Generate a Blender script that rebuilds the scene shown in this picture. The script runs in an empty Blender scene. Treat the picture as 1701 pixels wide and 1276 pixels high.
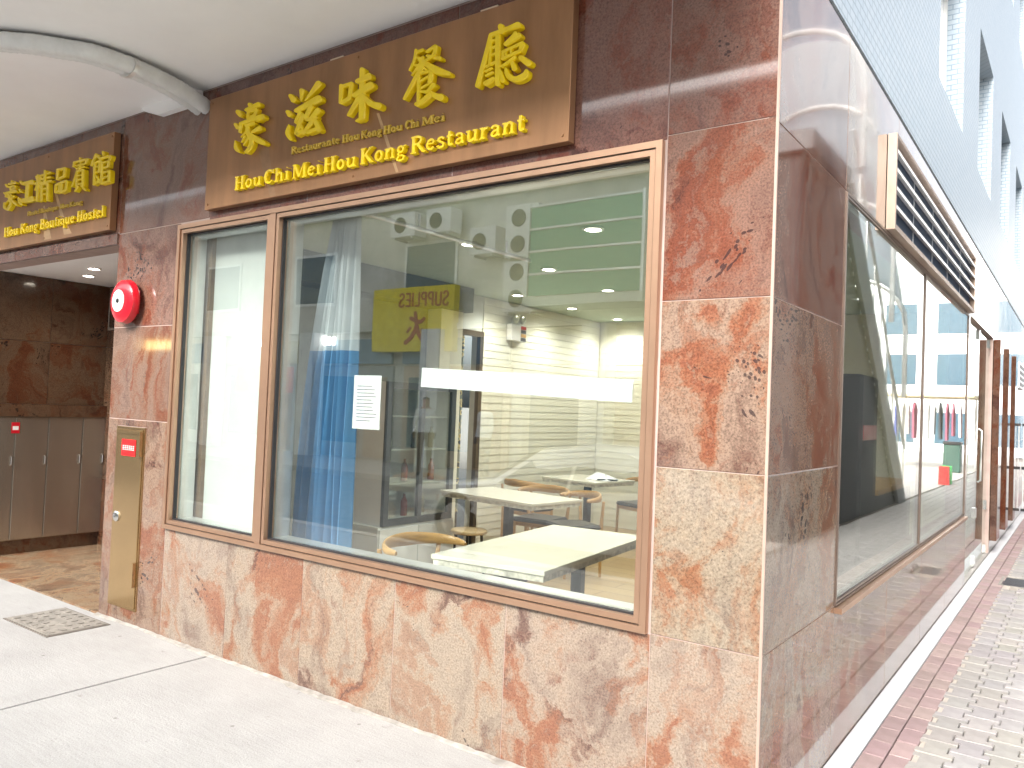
import bpy, bmesh, math, random
from mathutils import Vector, Matrix
random.seed(7)
R = math.radians
scene = bpy.context.scene
col = scene.collection

# ------------------------------------------------------------------ camera
cam_d = bpy.data.cameras.new('camera'); cam = bpy.data.objects.new('camera', cam_d); col.objects.link(cam)
yaw, pitch, roll = -.62502, .028823, .041149
fw = Vector((math.sin(yaw)*math.cos(pitch), math.cos(yaw)*math.cos(pitch), math.sin(pitch)))
rt = Vector((math.cos(yaw), -math.sin(yaw), 0)); up = rt.cross(fw)
r2 = math.cos(roll)*rt + math.sin(roll)*up; u2 = -math.sin(roll)*rt + math.cos(roll)*up
cam.matrix_world = Matrix(((r2.x, u2.x, -fw.x, .925), (r2.y, u2.y, -fw.y, -2.87), (r2.z, u2.z, -fw.z, 1.55), (0, 0, 0, 1)))
cam_d.sensor_width = 36; cam_d.lens = 1321.2/1701*36; cam_d.clip_start = .05; cam_d.clip_end = 2000
scene.camera = cam

# ------------------------------------------------------------------ sky, sun, exposure
SUN_EL, SUN_AZ = R(36), R(178)          # azimuth measured from +Y towards +X
w = bpy.data.worlds.new('World'); scene.world = w; w.use_nodes = True
nt = w.node_tree; bg = nt.nodes['Background']
sky = nt.nodes.new('ShaderNodeTexSky'); sky.sky_type = 'NISHITA'; sky.sun_disc = False
sky.sun_elevation = SUN_EL; sky.sun_rotation = SUN_AZ; sky.dust_density = 6; sky.air_density = 1.0; sky.ozone_density = .6
hs_ = nt.nodes.new('ShaderNodeHueSaturation'); hs_.inputs['Saturation'].default_value = .3      # thin overcast
nt.links.new(sky.outputs[0], hs_.inputs['Color']); nt.links.new(hs_.outputs[0], bg.inputs[0]); bg.inputs[1].default_value = .15
sd = bpy.data.lights.new('sun', 'SUN'); sd.energy = 1.5; sd.angle = R(24); sd.color = (1, .98, .95)
so = bpy.data.objects.new('sun', sd); col.objects.link(so)
sv = Vector((math.sin(SUN_AZ)*math.cos(SUN_EL), math.cos(SUN_AZ)*math.cos(SUN_EL), math.sin(SUN_EL)))
so.rotation_euler = sv.to_track_quat('Z', 'Y').to_euler(); so.location = (8, -20, 20)
vs = scene.view_settings; vs.view_transform = 'Standard'; vs.look = 'None'; vs.gamma = 1; vs.exposure = 1.8
vs.use_curve_mapping = False
cy = scene.cycles; cy.use_denoising = True; cy.max_bounces = 10; cy.diffuse_bounces = 4; cy.glossy_bounces = 5
cy.transparent_max_bounces = 16; cy.transmission_bounces = 6; cy.sample_clamp_indirect = 6; cy.caustics_reflective = False; cy.caustics_refractive = False
try: cy.denoiser = 'OPENIMAGEDENOISE'
except Exception: pass

# ------------------------------------------------------------------ materials
def nodes(name):
    m = bpy.data.materials.new(name); m.use_nodes = True
    t = m.node_tree; return m, t, t.nodes['Principled BSDF'], t.nodes.new, t.links.new
def ramp(N, stops, interp='LINEAR'):
    r = N('ShaderNodeValToRGB'); cr = r.color_ramp; cr.interpolation = interp
    while len(cr.elements) < len(stops): cr.elements.new(.5)
    for e, (p, c) in zip(cr.elements, stops): e.position = p; e.color = (*c, 1) if len(c) == 3 else c
    return r
def M(name, c, rough=.5, metal=0, var=.12, scale=6, bump=0, bscale=60, coat=0, rvar=0, stretch=None, spec=.5, tint=False):
    m, t, b, N, L = nodes(name)
    tc = N('ShaderNodeTexCoord'); src = tc.outputs['Object']
    if stretch:
        mp = N('ShaderNodeMapping'); mp.inputs['Scale'].default_value = stretch; L(src, mp.inputs[0]); src = mp.outputs[0]
    n = N('ShaderNodeTexNoise'); n.inputs['Scale'].default_value = scale; n.inputs['Detail'].default_value = 5; n.inputs['Roughness'].default_value = .6
    L(src, n.inputs['Vector'])
    lo = tuple(max(0, x*(1-var)) for x in c); hi = tuple(min(1, x*(1+var)) for x in c)
    r = ramp(N, [(.3, lo), (.7, hi)]); L(n.outputs[0], r.inputs[0]); out = r.outputs[0]
    if tint:
        oi = N('ShaderNodeObjectInfo'); mx = N('ShaderNodeMix'); mx.data_type = 'RGBA'; mx.blend_type = 'MULTIPLY'; mx.inputs[0].default_value = 1
        L(out, mx.inputs[6]); L(oi.outputs['Color'], mx.inputs[7]); out = mx.outputs[2]
    L(out, b.inputs['Base Color'])
    b.inputs['Roughness'].default_value = rough; b.inputs['Metallic'].default_value = metal
    b.inputs['Specular IOR Level'].default_value = spec; b.inputs['Coat Weight'].default_value = coat
    if rvar:
        mr = N('ShaderNodeMapRange'); mr.inputs[3].default_value = max(.02, rough-rvar); mr.inputs[4].default_value = rough+rvar
        L(n.outputs[0], mr.inputs[0]); L(mr.outputs[0], b.inputs['Roughness'])
    if bump:
        n2 = N('ShaderNodeTexNoise'); n2.inputs['Scale'].default_value = bscale; n2.inputs['Detail'].default_value = 4; L(src, n2.inputs['Vector'])
        bp = N('ShaderNodeBump'); bp.inputs['Strength'].default_value = bump; bp.inputs['Distance'].default_value = .01
        L(n2.outputs[0], bp.inputs['Height']); L(bp.outputs[0], b.inputs['Normal'])
    return m
def EM(name, c, s):
    m, t, b, N, L = nodes(name); b.inputs['Base Color'].default_value = (*c, 1)
    b.inputs['Emission Color'].default_value = (*c, 1); b.inputs['Emission Strength'].default_value = s; return m
def granite(name, mul=(1, 1, 1), rough=.055):
    m, t, b, N, L = nodes(name)
    tc = N('ShaderNodeTexCoord'); oi = N('ShaderNodeObjectInfo')
    off = N('ShaderNodeVectorMath'); off.operation = 'SCALE'; off.inputs[0].default_value = (13, 7, 9); L(oi.outputs['Random'], off.inputs[3])
    ad = N('ShaderNodeVectorMath'); ad.operation = 'ADD'; L(tc.outputs['Object'], ad.inputs[0]); L(off.outputs[0], ad.inputs[1])
    w1 = N('ShaderNodeTexNoise'); w1.inputs['Scale'].default_value = 1.3; w1.inputs['Detail'].default_value = 3; L(ad.outputs[0], w1.inputs['Vector'])
    ws = N('ShaderNodeVectorMath'); ws.operation = 'MULTIPLY_ADD'; ws.inputs[1].default_value = (.9, .9, .9)
    L(w1.outputs['Color'], ws.inputs[0]); L(ad.outputs[0], ws.inputs[2])
    w2 = N('ShaderNodeTexNoise'); w2.inputs['Scale'].default_value = 11; w2.inputs['Detail'].default_value = 6; w2.inputs['Roughness'].default_value = .7; L(ad.outputs[0], w2.inputs['Vector'])
    wr = N('ShaderNodeVectorMath'); wr.operation = 'MULTIPLY_ADD'; wr.inputs[1].default_value = (.17, .17, .17); L(w2.outputs['Color'], wr.inputs[0]); L(ws.outputs[0], wr.inputs[2])
    mp = N('ShaderNodeMapping'); mp.inputs['Rotation'].default_value = (.5, .55, .3); mp.inputs['Scale'].default_value = (2.4, 2.4, 1.05); L(wr.outputs[0], mp.inputs[0])
    fl = N('ShaderNodeTexNoise'); fl.inputs['Scale'].default_value = 1.05; fl.inputs['Detail'].default_value = 12; fl.inputs['Roughness'].default_value = .66; fl.inputs['Distortion'].default_value = .8
    L(mp.outputs[0], fl.inputs['Vector'])
    r = ramp(N, [(.25, (.11, .065, .055)), (.34, (.18, .12, .10)), (.40, (.26, .21, .175)), (.47, (.345, .29, .24)), (.52, (.335, .27, .215)), (.555, (.325, .215, .155)), (.59, (.30, .145, .09)),
                 (.625, (.25, .11, .07)), (.66, (.295, .21, .16)), (.71, (.30, .25, .21)), (.79, (.20, .16, .14))])
    L(fl.outputs[0], r.inputs[0])
    # a second, wider flow of rust red and smoky grey crossing the first
    mp2 = N('ShaderNodeMapping'); mp2.inputs['Rotation'].default_value = (.2, -.7, .5); mp2.inputs['Scale'].default_value = (1.5, 1.5, .8); L(wr.outputs[0], mp2.inputs[0])
    f2 = N('ShaderNodeTexNoise'); f2.inputs['Scale'].default_value = 1.5; f2.inputs['Detail'].default_value = 11; f2.inputs['Roughness'].default_value = .66; f2.inputs['Distortion'].default_value = 1.6; L(mp2.outputs[0], f2.inputs['Vector'])
    rb = ramp(N, [(.33, (.11, .06, .05, .9)), (.42, (.24, .11, .075, .0)), (.53, (.29, .13, .07, 0)), (.59, (.29, .14, .08, .5)), (.615, (.24, .11, .068, .55)), (.66, (.32, .25, .19, 0)), (.76, (.17, .14, .12, .5))]); L(f2.outputs[0], rb.inputs[0])
    mb2 = N('ShaderNodeMix'); mb2.data_type = 'RGBA'; L(rb.outputs[1], mb2.inputs[0]); L(r.outputs[0], mb2.inputs[6]); L(rb.outputs[0], mb2.inputs[7])
    # crystal grain
    sp = N('ShaderNodeTexNoise'); sp.inputs['Scale'].default_value = 120; sp.inputs['Detail'].default_value = 3; sp.inputs['Roughness'].default_value = .7; L(ad.outputs[0], sp.inputs['Vector'])
    r2_ = ramp(N, [(.36, (.38, .37, .37)), (.47, (.86, .85, .84)), (.56, (1, 1, 1)), (.68, (1.35, 1.33, 1.3))]); L(sp.outputs[0], r2_.inputs[0])
    mx = N('ShaderNodeMix'); mx.data_type = 'RGBA'; mx.blend_type = 'MULTIPLY'; mx.inputs[0].default_value = .66
    L(mb2.outputs[2], mx.inputs[6]); L(r2_.outputs[0], mx.inputs[7])
    # sparse black flecks along the veins
    vo = N('ShaderNodeTexVoronoi'); vo.inputs['Scale'].default_value = 34; L(ws.outputs[0], vo.inputs['Vector'])
    fm = N('ShaderNodeTexNoise'); fm.inputs['Scale'].default_value = 3.1; fm.inputs['Detail'].default_value = 4; L(ws.outputs[0], fm.inputs['Vector'])
    mr = N('ShaderNodeMapRange'); mr.inputs[1].default_value = .58; mr.inputs[2].default_value = .72; mr.inputs[3].default_value = 0; mr.inputs[4].default_value = .42; L(fm.outputs[0], mr.inputs[0])
    lt = N('ShaderNodeMath'); lt.operation = 'LESS_THAN'; L(vo.outputs['Distance'], lt.inputs[0]); L(mr.outputs[0], lt.inputs[1])
    ml = N('ShaderNodeMath'); ml.operation = 'MULTIPLY'; ml.inputs[1].default_value = .8; L(lt.outputs[0], ml.inputs[0])
    m2 = N('ShaderNodeMix'); m2.data_type = 'RGBA'; L(ml.outputs[0], m2.inputs[0]); L(mx.outputs[2], m2.inputs[6]); m2.inputs[7].default_value = (.05, .04, .045, 1)
    # the tint of the single slab
    m3 = N('ShaderNodeMix'); m3.data_type = 'RGBA'; m3.blend_type = 'MULTIPLY'; m3.inputs[0].default_value = 1; L(m2.outputs[2], m3.inputs[6]); L(oi.outputs['Color'], m3.inputs[7])
    m4 = N('ShaderNodeMix'); m4.data_type = 'RGBA'; m4.blend_type = 'MULTIPLY'; m4.inputs[0].default_value = 1; L(m3.outputs[2], m4.inputs[6]); m4.inputs[7].default_value = (*mul, 1)
    L(m4.outputs[2], b.inputs['Base Color'])
    rr = N('ShaderNodeMapRange'); rr.inputs[3].default_value = rough*.6; rr.inputs[4].default_value = rough*1.9; L(fm.outputs[0], rr.inputs[0]); L(rr.outputs[0], b.inputs['Roughness'])
    wv = N('ShaderNodeTexNoise'); wv.inputs['Scale'].default_value = 3; wv.inputs['Detail'].default_value = 1; L(ad.outputs[0], wv.inputs['Vector'])
    bp = N('ShaderNodeBump'); bp.inputs['Strength'].default_value = .05; bp.inputs['Distance'].default_value = .006; L(wv.outputs[0], bp.inputs['Height']); L(bp.outputs[0], b.inputs['Normal'])
    b.inputs['IOR'].default_value = 1.55; b.inputs['Coat Weight'].default_value = .2; b.inputs['Coat IOR'].default_value = 1.5; b.inputs['Coat Roughness'].default_value = .02
    return m
def glass(name, tint=(.94, .97, .955), ior=2.3):
    m = bpy.data.materials.new(name); m.use_nodes = True; t = m.node_tree; t.nodes.clear(); N = t.nodes.new; L = t.links.new
    o = N('ShaderNodeOutputMaterial'); tr = N('ShaderNodeBsdfTransparent'); gl = N('ShaderNodeBsdfGlossy'); fr = N('ShaderNodeLayerWeight'); mx = N('ShaderNodeMixShader')
    tr.inputs[0].default_value = (*tint, 1); gl.inputs['Roughness'].default_value = .004; gl.inputs[0].default_value = (.96, .98, .97, 1)
    # a pane is a little uneven, so its reflections waver
    tc = N('ShaderNodeTexCoord'); n = N('ShaderNodeTexNoise'); n.inputs['Scale'].default_value = 1.6; n.inputs['Detail'].default_value = 1; bp = N('ShaderNodeBump'); bp.inputs['Strength'].default_value = .04; bp.inputs['Distance'].default_value = .01
    L(tc.outputs['Object'], n.inputs['Vector']); L(n.outputs[0], bp.inputs['Height']); L(bp.outputs[0], gl.inputs['Normal'])
    fr.inputs[0].default_value = .5; r0 = ((ior-1)/(ior+1))**2; pw = N('ShaderNodeMath'); pw.operation = 'POWER'; pw.inputs[1].default_value = 4.6; ma = N('ShaderNodeMath'); ma.operation = 'MULTIPLY_ADD'; ma.inputs[1].default_value = 1-r0; ma.inputs[2].default_value = r0
    L(fr.outputs['Facing'], pw.inputs[0]); L(pw.outputs[0], ma.inputs[0]); L(ma.outputs[0], mx.inputs[0]); L(tr.outputs[0], mx.inputs[1]); L(gl.outputs[0], mx.inputs[2]); L(mx.outputs[0], o.inputs[0])
    return m
def tiles(name, c1, c2, mortar, bw, bh, ms=.06, rough=.4, bump=.3, vertical=True):
    m, t, b, N, L = nodes(name)
    tc = N('ShaderNodeTexCoord'); sx = N('ShaderNodeSeparateXYZ'); cx = N('ShaderNodeCombineXYZ'); L(tc.outputs['Object'], sx.inputs[0])
    if vertical:
        a = N('ShaderNodeMath'); L(sx.outputs[0], a.inputs[0]); L(sx.outputs[1], a.inputs[1]); L(a.outputs[0], cx.inputs[0]); L(sx.outputs[2], cx.inputs[1])
    else: L(sx.outputs[0], cx.inputs[0]); L(sx.outputs[1], cx.inputs[1])
    br = N('ShaderNodeTexBrick'); br.inputs['Scale'].default_value = 1; br.inputs['Brick Width'].default_value = bw; br.inputs['Row Height'].default_value = bh
    br.inputs['Mortar Size'].default_value = ms*bh; br.inputs['Color1'].default_value = (*c1, 1); br.inputs['Color2'].default_value = (*c2, 1); br.inputs['Mortar'].default_value = (*mortar, 1); br.inputs['Mortar Smooth'].default_value = .1
    L(cx.outputs[0], br.inputs['Vector']); L(br.outputs[0], b.inputs['Base Color']); b.inputs['Roughness'].default_value = rough
    bp = N('ShaderNodeBump'); bp.invert = True; bp.inputs['Strength'].default_value = bump; bp.inputs['Distance'].default_value = .004; L(br.outputs['Fac'], bp.inputs['Height']); L(bp.outputs[0], b.inputs['Normal'])
    return m

GRAN = granite('polished_pink_granite', (.72, .685, .65))
HALLST = granite('dark_brown_polished_stone', (.30, .21, .15), .12)
HALLFL = granite('brown_polished_floor_stone', (.95, .84, .66), .09)
MORTAR = M('pale_pink_grout', (.40, .30, .26), .7)
CEIL = M('white_painted_plaster', (.93, .925, .91), .75, var=.03, scale=2, bump=.03, bscale=30)
BRONZE = M('brushed_brown_sign_metal', (.34, .18, .088), .38, .5, .22, 2.2, stretch=(3, 1, .55), rvar=.07)
BRASS = M('brass_cabinet_metal', (.50, .34, .17), .17, .9, .1, 3, rvar=.05)
GOLD = M('gold_yellow_letter_paint', (1.0, .70, .004), .45, .0, .08, 20, coat=.3)
DULLGOLD = M('dull_gold_letter_paint', (.72, .5, .08), .38, .1, .12, 20)
ROSE = M('rose_gold_anodised_frame', (.48, .30, .20), .3, .75, .06, 5)
DARK = M('dark_rubber_gasket', (.02, .02, .022), .5)
GLASS = glass('clear_window_glass')
GLASSD = glass('greenish_door_glass', (.86, .93, .9))
STEEL = M('stainless_cabinet_metal', (.38, .35, .30), .24, .85, .15, 3, stretch=(1, 1, .2), rvar=.06)
CHROME = M('chrome', (.7, .7, .68), .12, 1)
REDP = M('red_enamel', (.55, .008, .02), .22, coat=.5, var=.06)
WHITEP = M('white_enamel', (.82, .8, .77), .35, var=.04)
BLACKP = M('black_powder_coat', (.012, .013, .016), .42)
def concrete():
    m, t, b, N, L = nodes('pale_sidewalk_concrete'); tc = N('ShaderNodeTexCoord'); P = tc.outputs['Object']
    def nz(sc, det, rg, stretch=None):
        n = N('ShaderNodeTexNoise'); n.inputs['Scale'].default_value = sc; n.inputs['Detail'].default_value = det; n.inputs['Roughness'].default_value = rg
        if stretch:
            mp = N('ShaderNodeMapping'); mp.inputs['Scale'].default_value = stretch; mp.inputs['Rotation'].default_value = (0, 0, .04); L(P, mp.inputs[0]); L(mp.outputs[0], n.inputs['Vector'])
        else: L(P, n.inputs['Vector'])
        return n
    def mul(a, n, lo, hi, p0, p1):
        r = ramp(N, [(p0, lo), (p1, hi)]); L(n.outputs[0], r.inputs[0]); x = N('ShaderNodeMix'); x.data_type = 'RGBA'; x.blend_type = 'MULTIPLY'; x.inputs[0].default_value = 1; L(a, x.inputs[6]); L(r.outputs[0], x.inputs[7]); return x.outputs[2]
    base = ramp(N, [(.3, (.34, .335, .325)), (.7, (.42, .415, .405))]); n0 = nz(1.3, 6, .65); L(n0.outputs[0], base.inputs[0])
    o = mul(base.outputs[0], nz(150, 2, .6), (.80, .79, .78), (1, 1, 1), .34, .52)          # sand grain
    o = mul(o, nz(16, 3, .5, (.35, 5, 1)), (.92, .92, .91), (1, 1, 1), .35, .6)              # broom strokes
    o = mul(o, nz(9, 5, .7), (.66, .63, .58), (1, 1, 1), .26, .36)                            # stains
    v = N('ShaderNodeTexVoronoi'); v.inputs['Scale'].default_value = 4.5; L(P, v.inputs['Vector'])
    r = ramp(N, [(.035, (.5, .48, .45)), (.055, (1, 1, 1))]); L(v.outputs['Distance'], r.inputs[0]); x = N('ShaderNodeMix'); x.data_type = 'RGBA'; x.blend_type = 'MULTIPLY'; x.inputs[0].default_value = .8; L(o, x.inputs[6]); L(r.outputs[0], x.inputs[7])
    L(x.outputs[2], b.inputs['Base Color']); b.inputs['Roughness'].default_value = .82
    n2 = nz(90, 4, .6); bp = N('ShaderNodeBump'); bp.inputs['Strength'].default_value = .3; bp.inputs['Distance'].default_value = .01; L(n2.outputs[0], bp.inputs['Height']); L(bp.outputs[0], b.inputs['Normal'])
    return m
CONC = concrete()
JOINT = M('dark_joint_filling', (.16, .14, .12), .9)
CAST = M('weathered_cast_cover', (.27, .25, .22), .75, .2, .25, 14, bump=.3)
PAVE = M('beige_concrete_paver', (.285, .268, .255), .72, var=.14, scale=9, bump=.25, bscale=120, tint=True)
PINK = M('pink_concrete_paver', (.30, .222, .213), .74, var=.14, scale=9, bump=.25, bscale=120, tint=True)
KERBW = M('white_kerb_mortar', (.56, .56, .57), .6, var=.06, scale=5, bump=.2)
PVC = M('pale_grey_wrapped_pipe', (.72, .73, .71), .55, var=.08, scale=10, bump=.3, bscale=40)
UPTILE = tiles('pale_blue_mosaic_tile', (.33, .40, .46), (.37, .43, .48), (.20, .26, .31), .1, .046, .1)
UPPAINT = M('pale_grey_painted_panel', (.66, .69, .72), .4, var=.04)
WINBLUE = M('dark_tinted_glazing', (.05, .10, .14), .06)
ALU = M('pale_aluminium', (.72, .72, .70), .35, .6)
CREAM = M('cream_wall_paint', (.76, .73, .60), .5, var=.05, scale=3)
INCEIL = M('ceiling_paint_pale_green_grey', (.42, .50, .40), .6, var=.04)
INFLOOR = tiles('tan_wood_look_floor', (.36, .24, .12), (.42, .29, .15), (.20, .14, .08), 1.2, .2, .03, .35, .2, False)
WOOD = M('honey_bent_wood', (.52, .30, .11), .36, 0, .2, 6, stretch=(1, 1, 6))
SEATB = M('black_vinyl_seat', (.014, .013, .015), .35)
MARBLE = M('cream_marble_top', (.70, .66, .55), .2, var=.06, scale=4)
MARBE = M('grey_veined_marble_edge', (.60, .56, .47), .3, var=.45, scale=22)
PAPER = M('white_paper', (.80, .80, .80), .7, var=.02)
INK = M('grey_print', (.14, .14, .18), .8)
BROWNPOST = M('brown_post_paint', (.26, .17, .10), .4)
BOARD = M('white_board', (.76, .78, .75), .5, var=.03)
BLUEP = M('bright_blue_plastic', (.06, .30, .60), .4)
GREYW = M('grey_wall_paint', (.56, .56, .51), .6, var=.04)

# ------------------------------------------------------------------ mesh helpers
class MB:
    def __init__(s): s.v = []; s.f = []; s.m = []
    def add(s, vs, fs, mi=0):
        o = len(s.v); s.v += [tuple(x) for x in vs]; s.f += [tuple(i+o for i in f) for f in fs]; s.m += [mi]*len(fs); return s
    def box(s, a, b, mi=0, ch=0):
        x0, y0, z0 = (min(a[i], b[i]) for i in range(3)); x1, y1, z1 = (max(a[i], b[i]) for i in range(3))
        if ch:
            bm = bmesh.new(); bmesh.ops.create_cube(bm, size=1)
            for q in bm.verts: q.co = Vector((x0+(q.co.x+.5)*(x1-x0), y0+(q.co.y+.5)*(y1-y0), z0+(q.co.z+.5)*(z1-z0)))
            bmesh.ops.bevel(bm, geom=bm.edges[:], offset=ch, segments=1, affect='EDGES', profile=.5)
            bm.verts.index_update(); s.add([q.co for q in bm.verts], [[q.index for q in f.verts] for f in bm.faces], mi); bm.free(); return s
        return s.add([(x0, y0, z0), (x1, y0, z0), (x1, y1, z0), (x0, y1, z0), (x0, y0, z1), (x1, y0, z1), (x1, y1, z1), (x0, y1, z1)],
                     [(0, 3, 2, 1), (4, 5, 6, 7), (0, 1, 5, 4), (1, 2, 6, 5), (2, 3, 7, 6), (3, 0, 4, 7)], mi)
    def lathe(s, prof, n=24, mi=0, axis='z', o=(0, 0, 0)):
        vs = []
        for r, h in prof:
            for k in range(n):
                a = 2*math.pi*k/n; c, d = r*math.cos(a), r*math.sin(a)
                p = {'z': (c, d, h), 'y': (c, h, d), 'x': (h, c, d)}[axis]; vs.append((p[0]+o[0], p[1]+o[1], p[2]+o[2]))
        fs = [(i*n+k, i*n+(k+1) % n, (i+1)*n+(k+1) % n, (i+1)*n+k) for i in range(len(prof)-1) for k in range(n)]
        fs += [tuple(range(n)), tuple(range((len(prof)-1)*n, len(prof)*n))]
        return s.add(vs, fs, mi)
    def tube(s, pts, r, n=8, mi=0):
        pts = [Vector(p) for p in pts]; rs = r if isinstance(r, (list, tuple)) else [r]*len(pts); vs = []; prev = None
        for i, p in enumerate(pts):
            t = (pts[min(i+1, len(pts)-1)]-pts[max(i-1, 0)]).normalized()
            a = prev if prev is not None else (Vector((0, 0, 1)) if abs(t.z) < .9 else Vector((1, 0, 0)))
            u = (a-t*a.dot(t)).normalized(); v = t.cross(u); prev = u
            vs += [p+rs[i]*(math.cos(2*math.pi*k/n)*u+math.sin(2*math.pi*k/n)*v) for k in range(n)]
        fs = [(i*n+k, i*n+(k+1) % n, (i+1)*n+(k+1) % n, (i+1)*n+k) for i in range(len(pts)-1) for k in range(n)]
        fs += [tuple(range(n))[::-1], tuple(range((len(pts)-1)*n, len(pts)*n))]
        return s.add(vs, fs, mi)
    def mesh(s, name, mats, smooth=False):
        me = bpy.data.meshes.new(name); me.from_pydata(s.v, [], s.f)
        for m in (mats if isinstance(mats, (list, tuple)) else [mats]): me.materials.append(m)
        me.polygons.foreach_set('material_index', s.m)
        bm = bmesh.new(); bm.from_mesh(me); bmesh.ops.recalc_face_normals(bm, faces=bm.faces); bm.to_mesh(me); bm.free()
        if smooth:
            me.polygons.foreach_set('use_smooth', [True]*len(me.polygons)); me.set_sharp_from_angle(angle=R(38))
        return me
    def build(s, name, mats, parent=None, smooth=False, loc=(0, 0, 0), rz=0, **kw):
        return put(name, s.mesh(name, mats, smooth), parent, loc, rz, **kw)
def put(name, me, parent=None, loc=(0, 0, 0), rz=0, label=None, cat=None, group=None, kind=None):
    o = bpy.data.objects.new(name, me); col.objects.link(o); o.location = loc; o.rotation_euler = (0, 0, rz)
    if parent: o.parent = parent
    for k, v in (('label', label), ('category', cat), ('group', group), ('kind', kind)):
        if v: o[k] = v
    return o
def thing(name, label, cat, loc=(0, 0, 0), rz=0, group=None): return put(name, None, None, loc, rz, label, cat, group)
def bx(name, a, b, mat, parent=None, ch=0, **kw): return MB().box(a, b, 0, ch).build(name, mat, parent, **kw)

# brush strokes and stroke letters: every stroke is a chamfered solid ribbon
def smooth_line(pts, k=4):
    if len(pts) < 3: return pts
    out = []
    for i in range(len(pts)-1):
        p0, p1, p2, p3 = pts[max(i-1, 0)], pts[i], pts[i+1], pts[min(i+2, len(pts)-1)]
        for j in range(k):
            t = j/k; out.append(tuple(.5*(2*b+(c-a)*t+(2*a-5*b+4*c-d)*t*t+(3*b-a-3*c+d)*t**3) for a, b, c, d in zip(p0, p1, p2, p3)))
    return out+[pts[-1]]
def ribbon(mb, pts, wd, fmap, yf, depth, ch, cap=True, closed=False, mi=0):
    n0 = len(pts); ws = wd if isinstance(wd, (list, tuple)) else [wd]*n0
    if len(ws) != n0: ws = [ws[0]+(ws[-1]-ws[0])*i/(n0-1) for i in range(n0)]
    P = smooth_line([(p[0], p[1], q) for p, q in zip(pts, ws)])
    prs = []
    for i, (x, y, q) in enumerate(P):
        a, b = P[max(i-1, 0)], P[min(i+1, len(P)-1)]
        if closed and i in (0, len(P)-1): a, b = P[-2], P[1]
        dx, dy = b[0]-a[0], b[1]-a[1]; l = math.hypot(dx, dy) or 1; dx /= l; dy /= l; h = q/2
        if cap and not closed and i == 0: prs += [((x-dx*h*.8, y-dy*h*.8), (-dy, dx), h*.35), ((x-dx*h*.45, y-dy*h*.45), (-dy, dx), h*.82)]
        prs.append(((x, y), (-dy, dx), h))
        if cap and not closed and i == len(P)-1: prs += [((x+dx*h*.45, y+dy*h*.45), (-dy, dx), h*.82), ((x+dx*h*.8, y+dy*h*.8), (-dy, dx), h*.35)]
    vs = []
    for (x, y), (nx, ny), h in prs:
        for sc, yy in ((1, yf+depth), (1, yf+ch), (1-ch_in, yf)):
            for sg in (1, -1):
                X, Z = fmap(x+nx*h*sc*sg, y+ny*h*sc*sg); vs.append((X, yy, Z))
    fs = []; n = len(prs)
    for i in range(n-1):
        a, b = i*6, (i+1)*6
        fs += [(a+4, b+4, b+5, a+5), (a+2, b+2, b+4, a+4), (a+3, a+5, b+5, b+3), (a, b, b+2, a+2), (a+1, a+3, b+3, b+1)]
    fs += [(0, 2, 4, 5, 3, 1), tuple((n-1)*6+k for k in (1, 3, 5, 4, 2, 0))]
    mb.add(vs, fs, mi)
ch_in = .22

# ------------------------------------------------------------------ ground, road, pavements
bx('ground', (-400, -400, -.40), (400, 400, -.22), M('city_ground', (.25, .24, .22), .9), kind='structure')
bx('road', (-80, -9.2, -.21), (80, -3.75, -.13), M('asphalt', (.17, .17, .17), .7, var=.25, scale=3, bump=.3), kind='structure')
sw = bx('sidewalk', (-30, -3.6, -.14), (8, -.004, -.05), JOINT, kind='structure')
xs = [-29.25, -26, -22.75, -19.5, -16.25, -13, -9.75, -6.5, -3.27, 0, 3.25, 6.5]
for a, b in zip(xs, xs[1:]):
    MB().box((a+.008, -3.6, -.1), (b-.008, -.006, 0), 0, .003).build('concrete_slab', CONC, sw)
fil = MB(); x = -4.6; prev = None
while x < -.02:                                   # ragged mortar fillet where the slabs meet the wall
    wv_ = .02+.02*random.random()+.012*math.sin(x*5); cur = [(x, -.004, .0005), (x, -wv_, .0008), (x, -wv_*.75, .004+.003*random.random()), (x, -.002, .009+.006*random.random())]
    if prev: fil.add(prev+cur, [(1, 5, 6, 2), (2, 6, 7, 3)])
    prev = cur; x += .03+.03*random.random()
fil.build('mortar_fillet', M('pale_mortar', (.30, .28, .25), .9, var=.3, scale=14, bump=.3), sw)
bx('kerb', (-30, -3.75, -.2), (8, -3.604, .004), M('granite_kerb', (.5, .48, .45), .7), kind='structure')
bx('far_sidewalk', (-60, -12.2, -.2), (60, -9.2, -.02), CONC, kind='structure')
plaza = bx('plaza', (2.02, -.002, -.12), (30, 60, -.004), tiles('plaza_paving', (.50, .46, .42), (.56, .52, .48), (.36, .32, .28), .2, .1, .05, .7, .3, False), kind='structure')
alley = bx('alley_pavement', (0, 0, -.16), (2.02, 45, -.05), JOINT, kind='structure')
MB().box((.002, .0, -.05), (.098, 45, .004), 0, .004).build('kerb_strip', KERBW, alley)
# pink border bricks, two rows
brick = MB().box((-.0475, -.097, -.045), (.0475, .097, 0), 0, .004).mesh('border_brick', PINK)
nb = 0
for row in range(2):
    for k in range(60):
        o = put('border_brick', brick, alley, (.149+row*.1, .1+k*.2+row*.07, -.001-random.random()*.003)); g = .88+.24*random.random(); o.color = (g, g*(.94+.1*random.random()), g*.98, 1)
far = MB()
for row in range(2):
    for k in range(60, 220): far.box((.1005+row*.1, k*.2+row*.07+.002, -.045), (.1975+row*.1, k*.2+.198+row*.07, -.002))
far.build('far_border_bricks', PINK, alley, kind='stuff')
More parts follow.
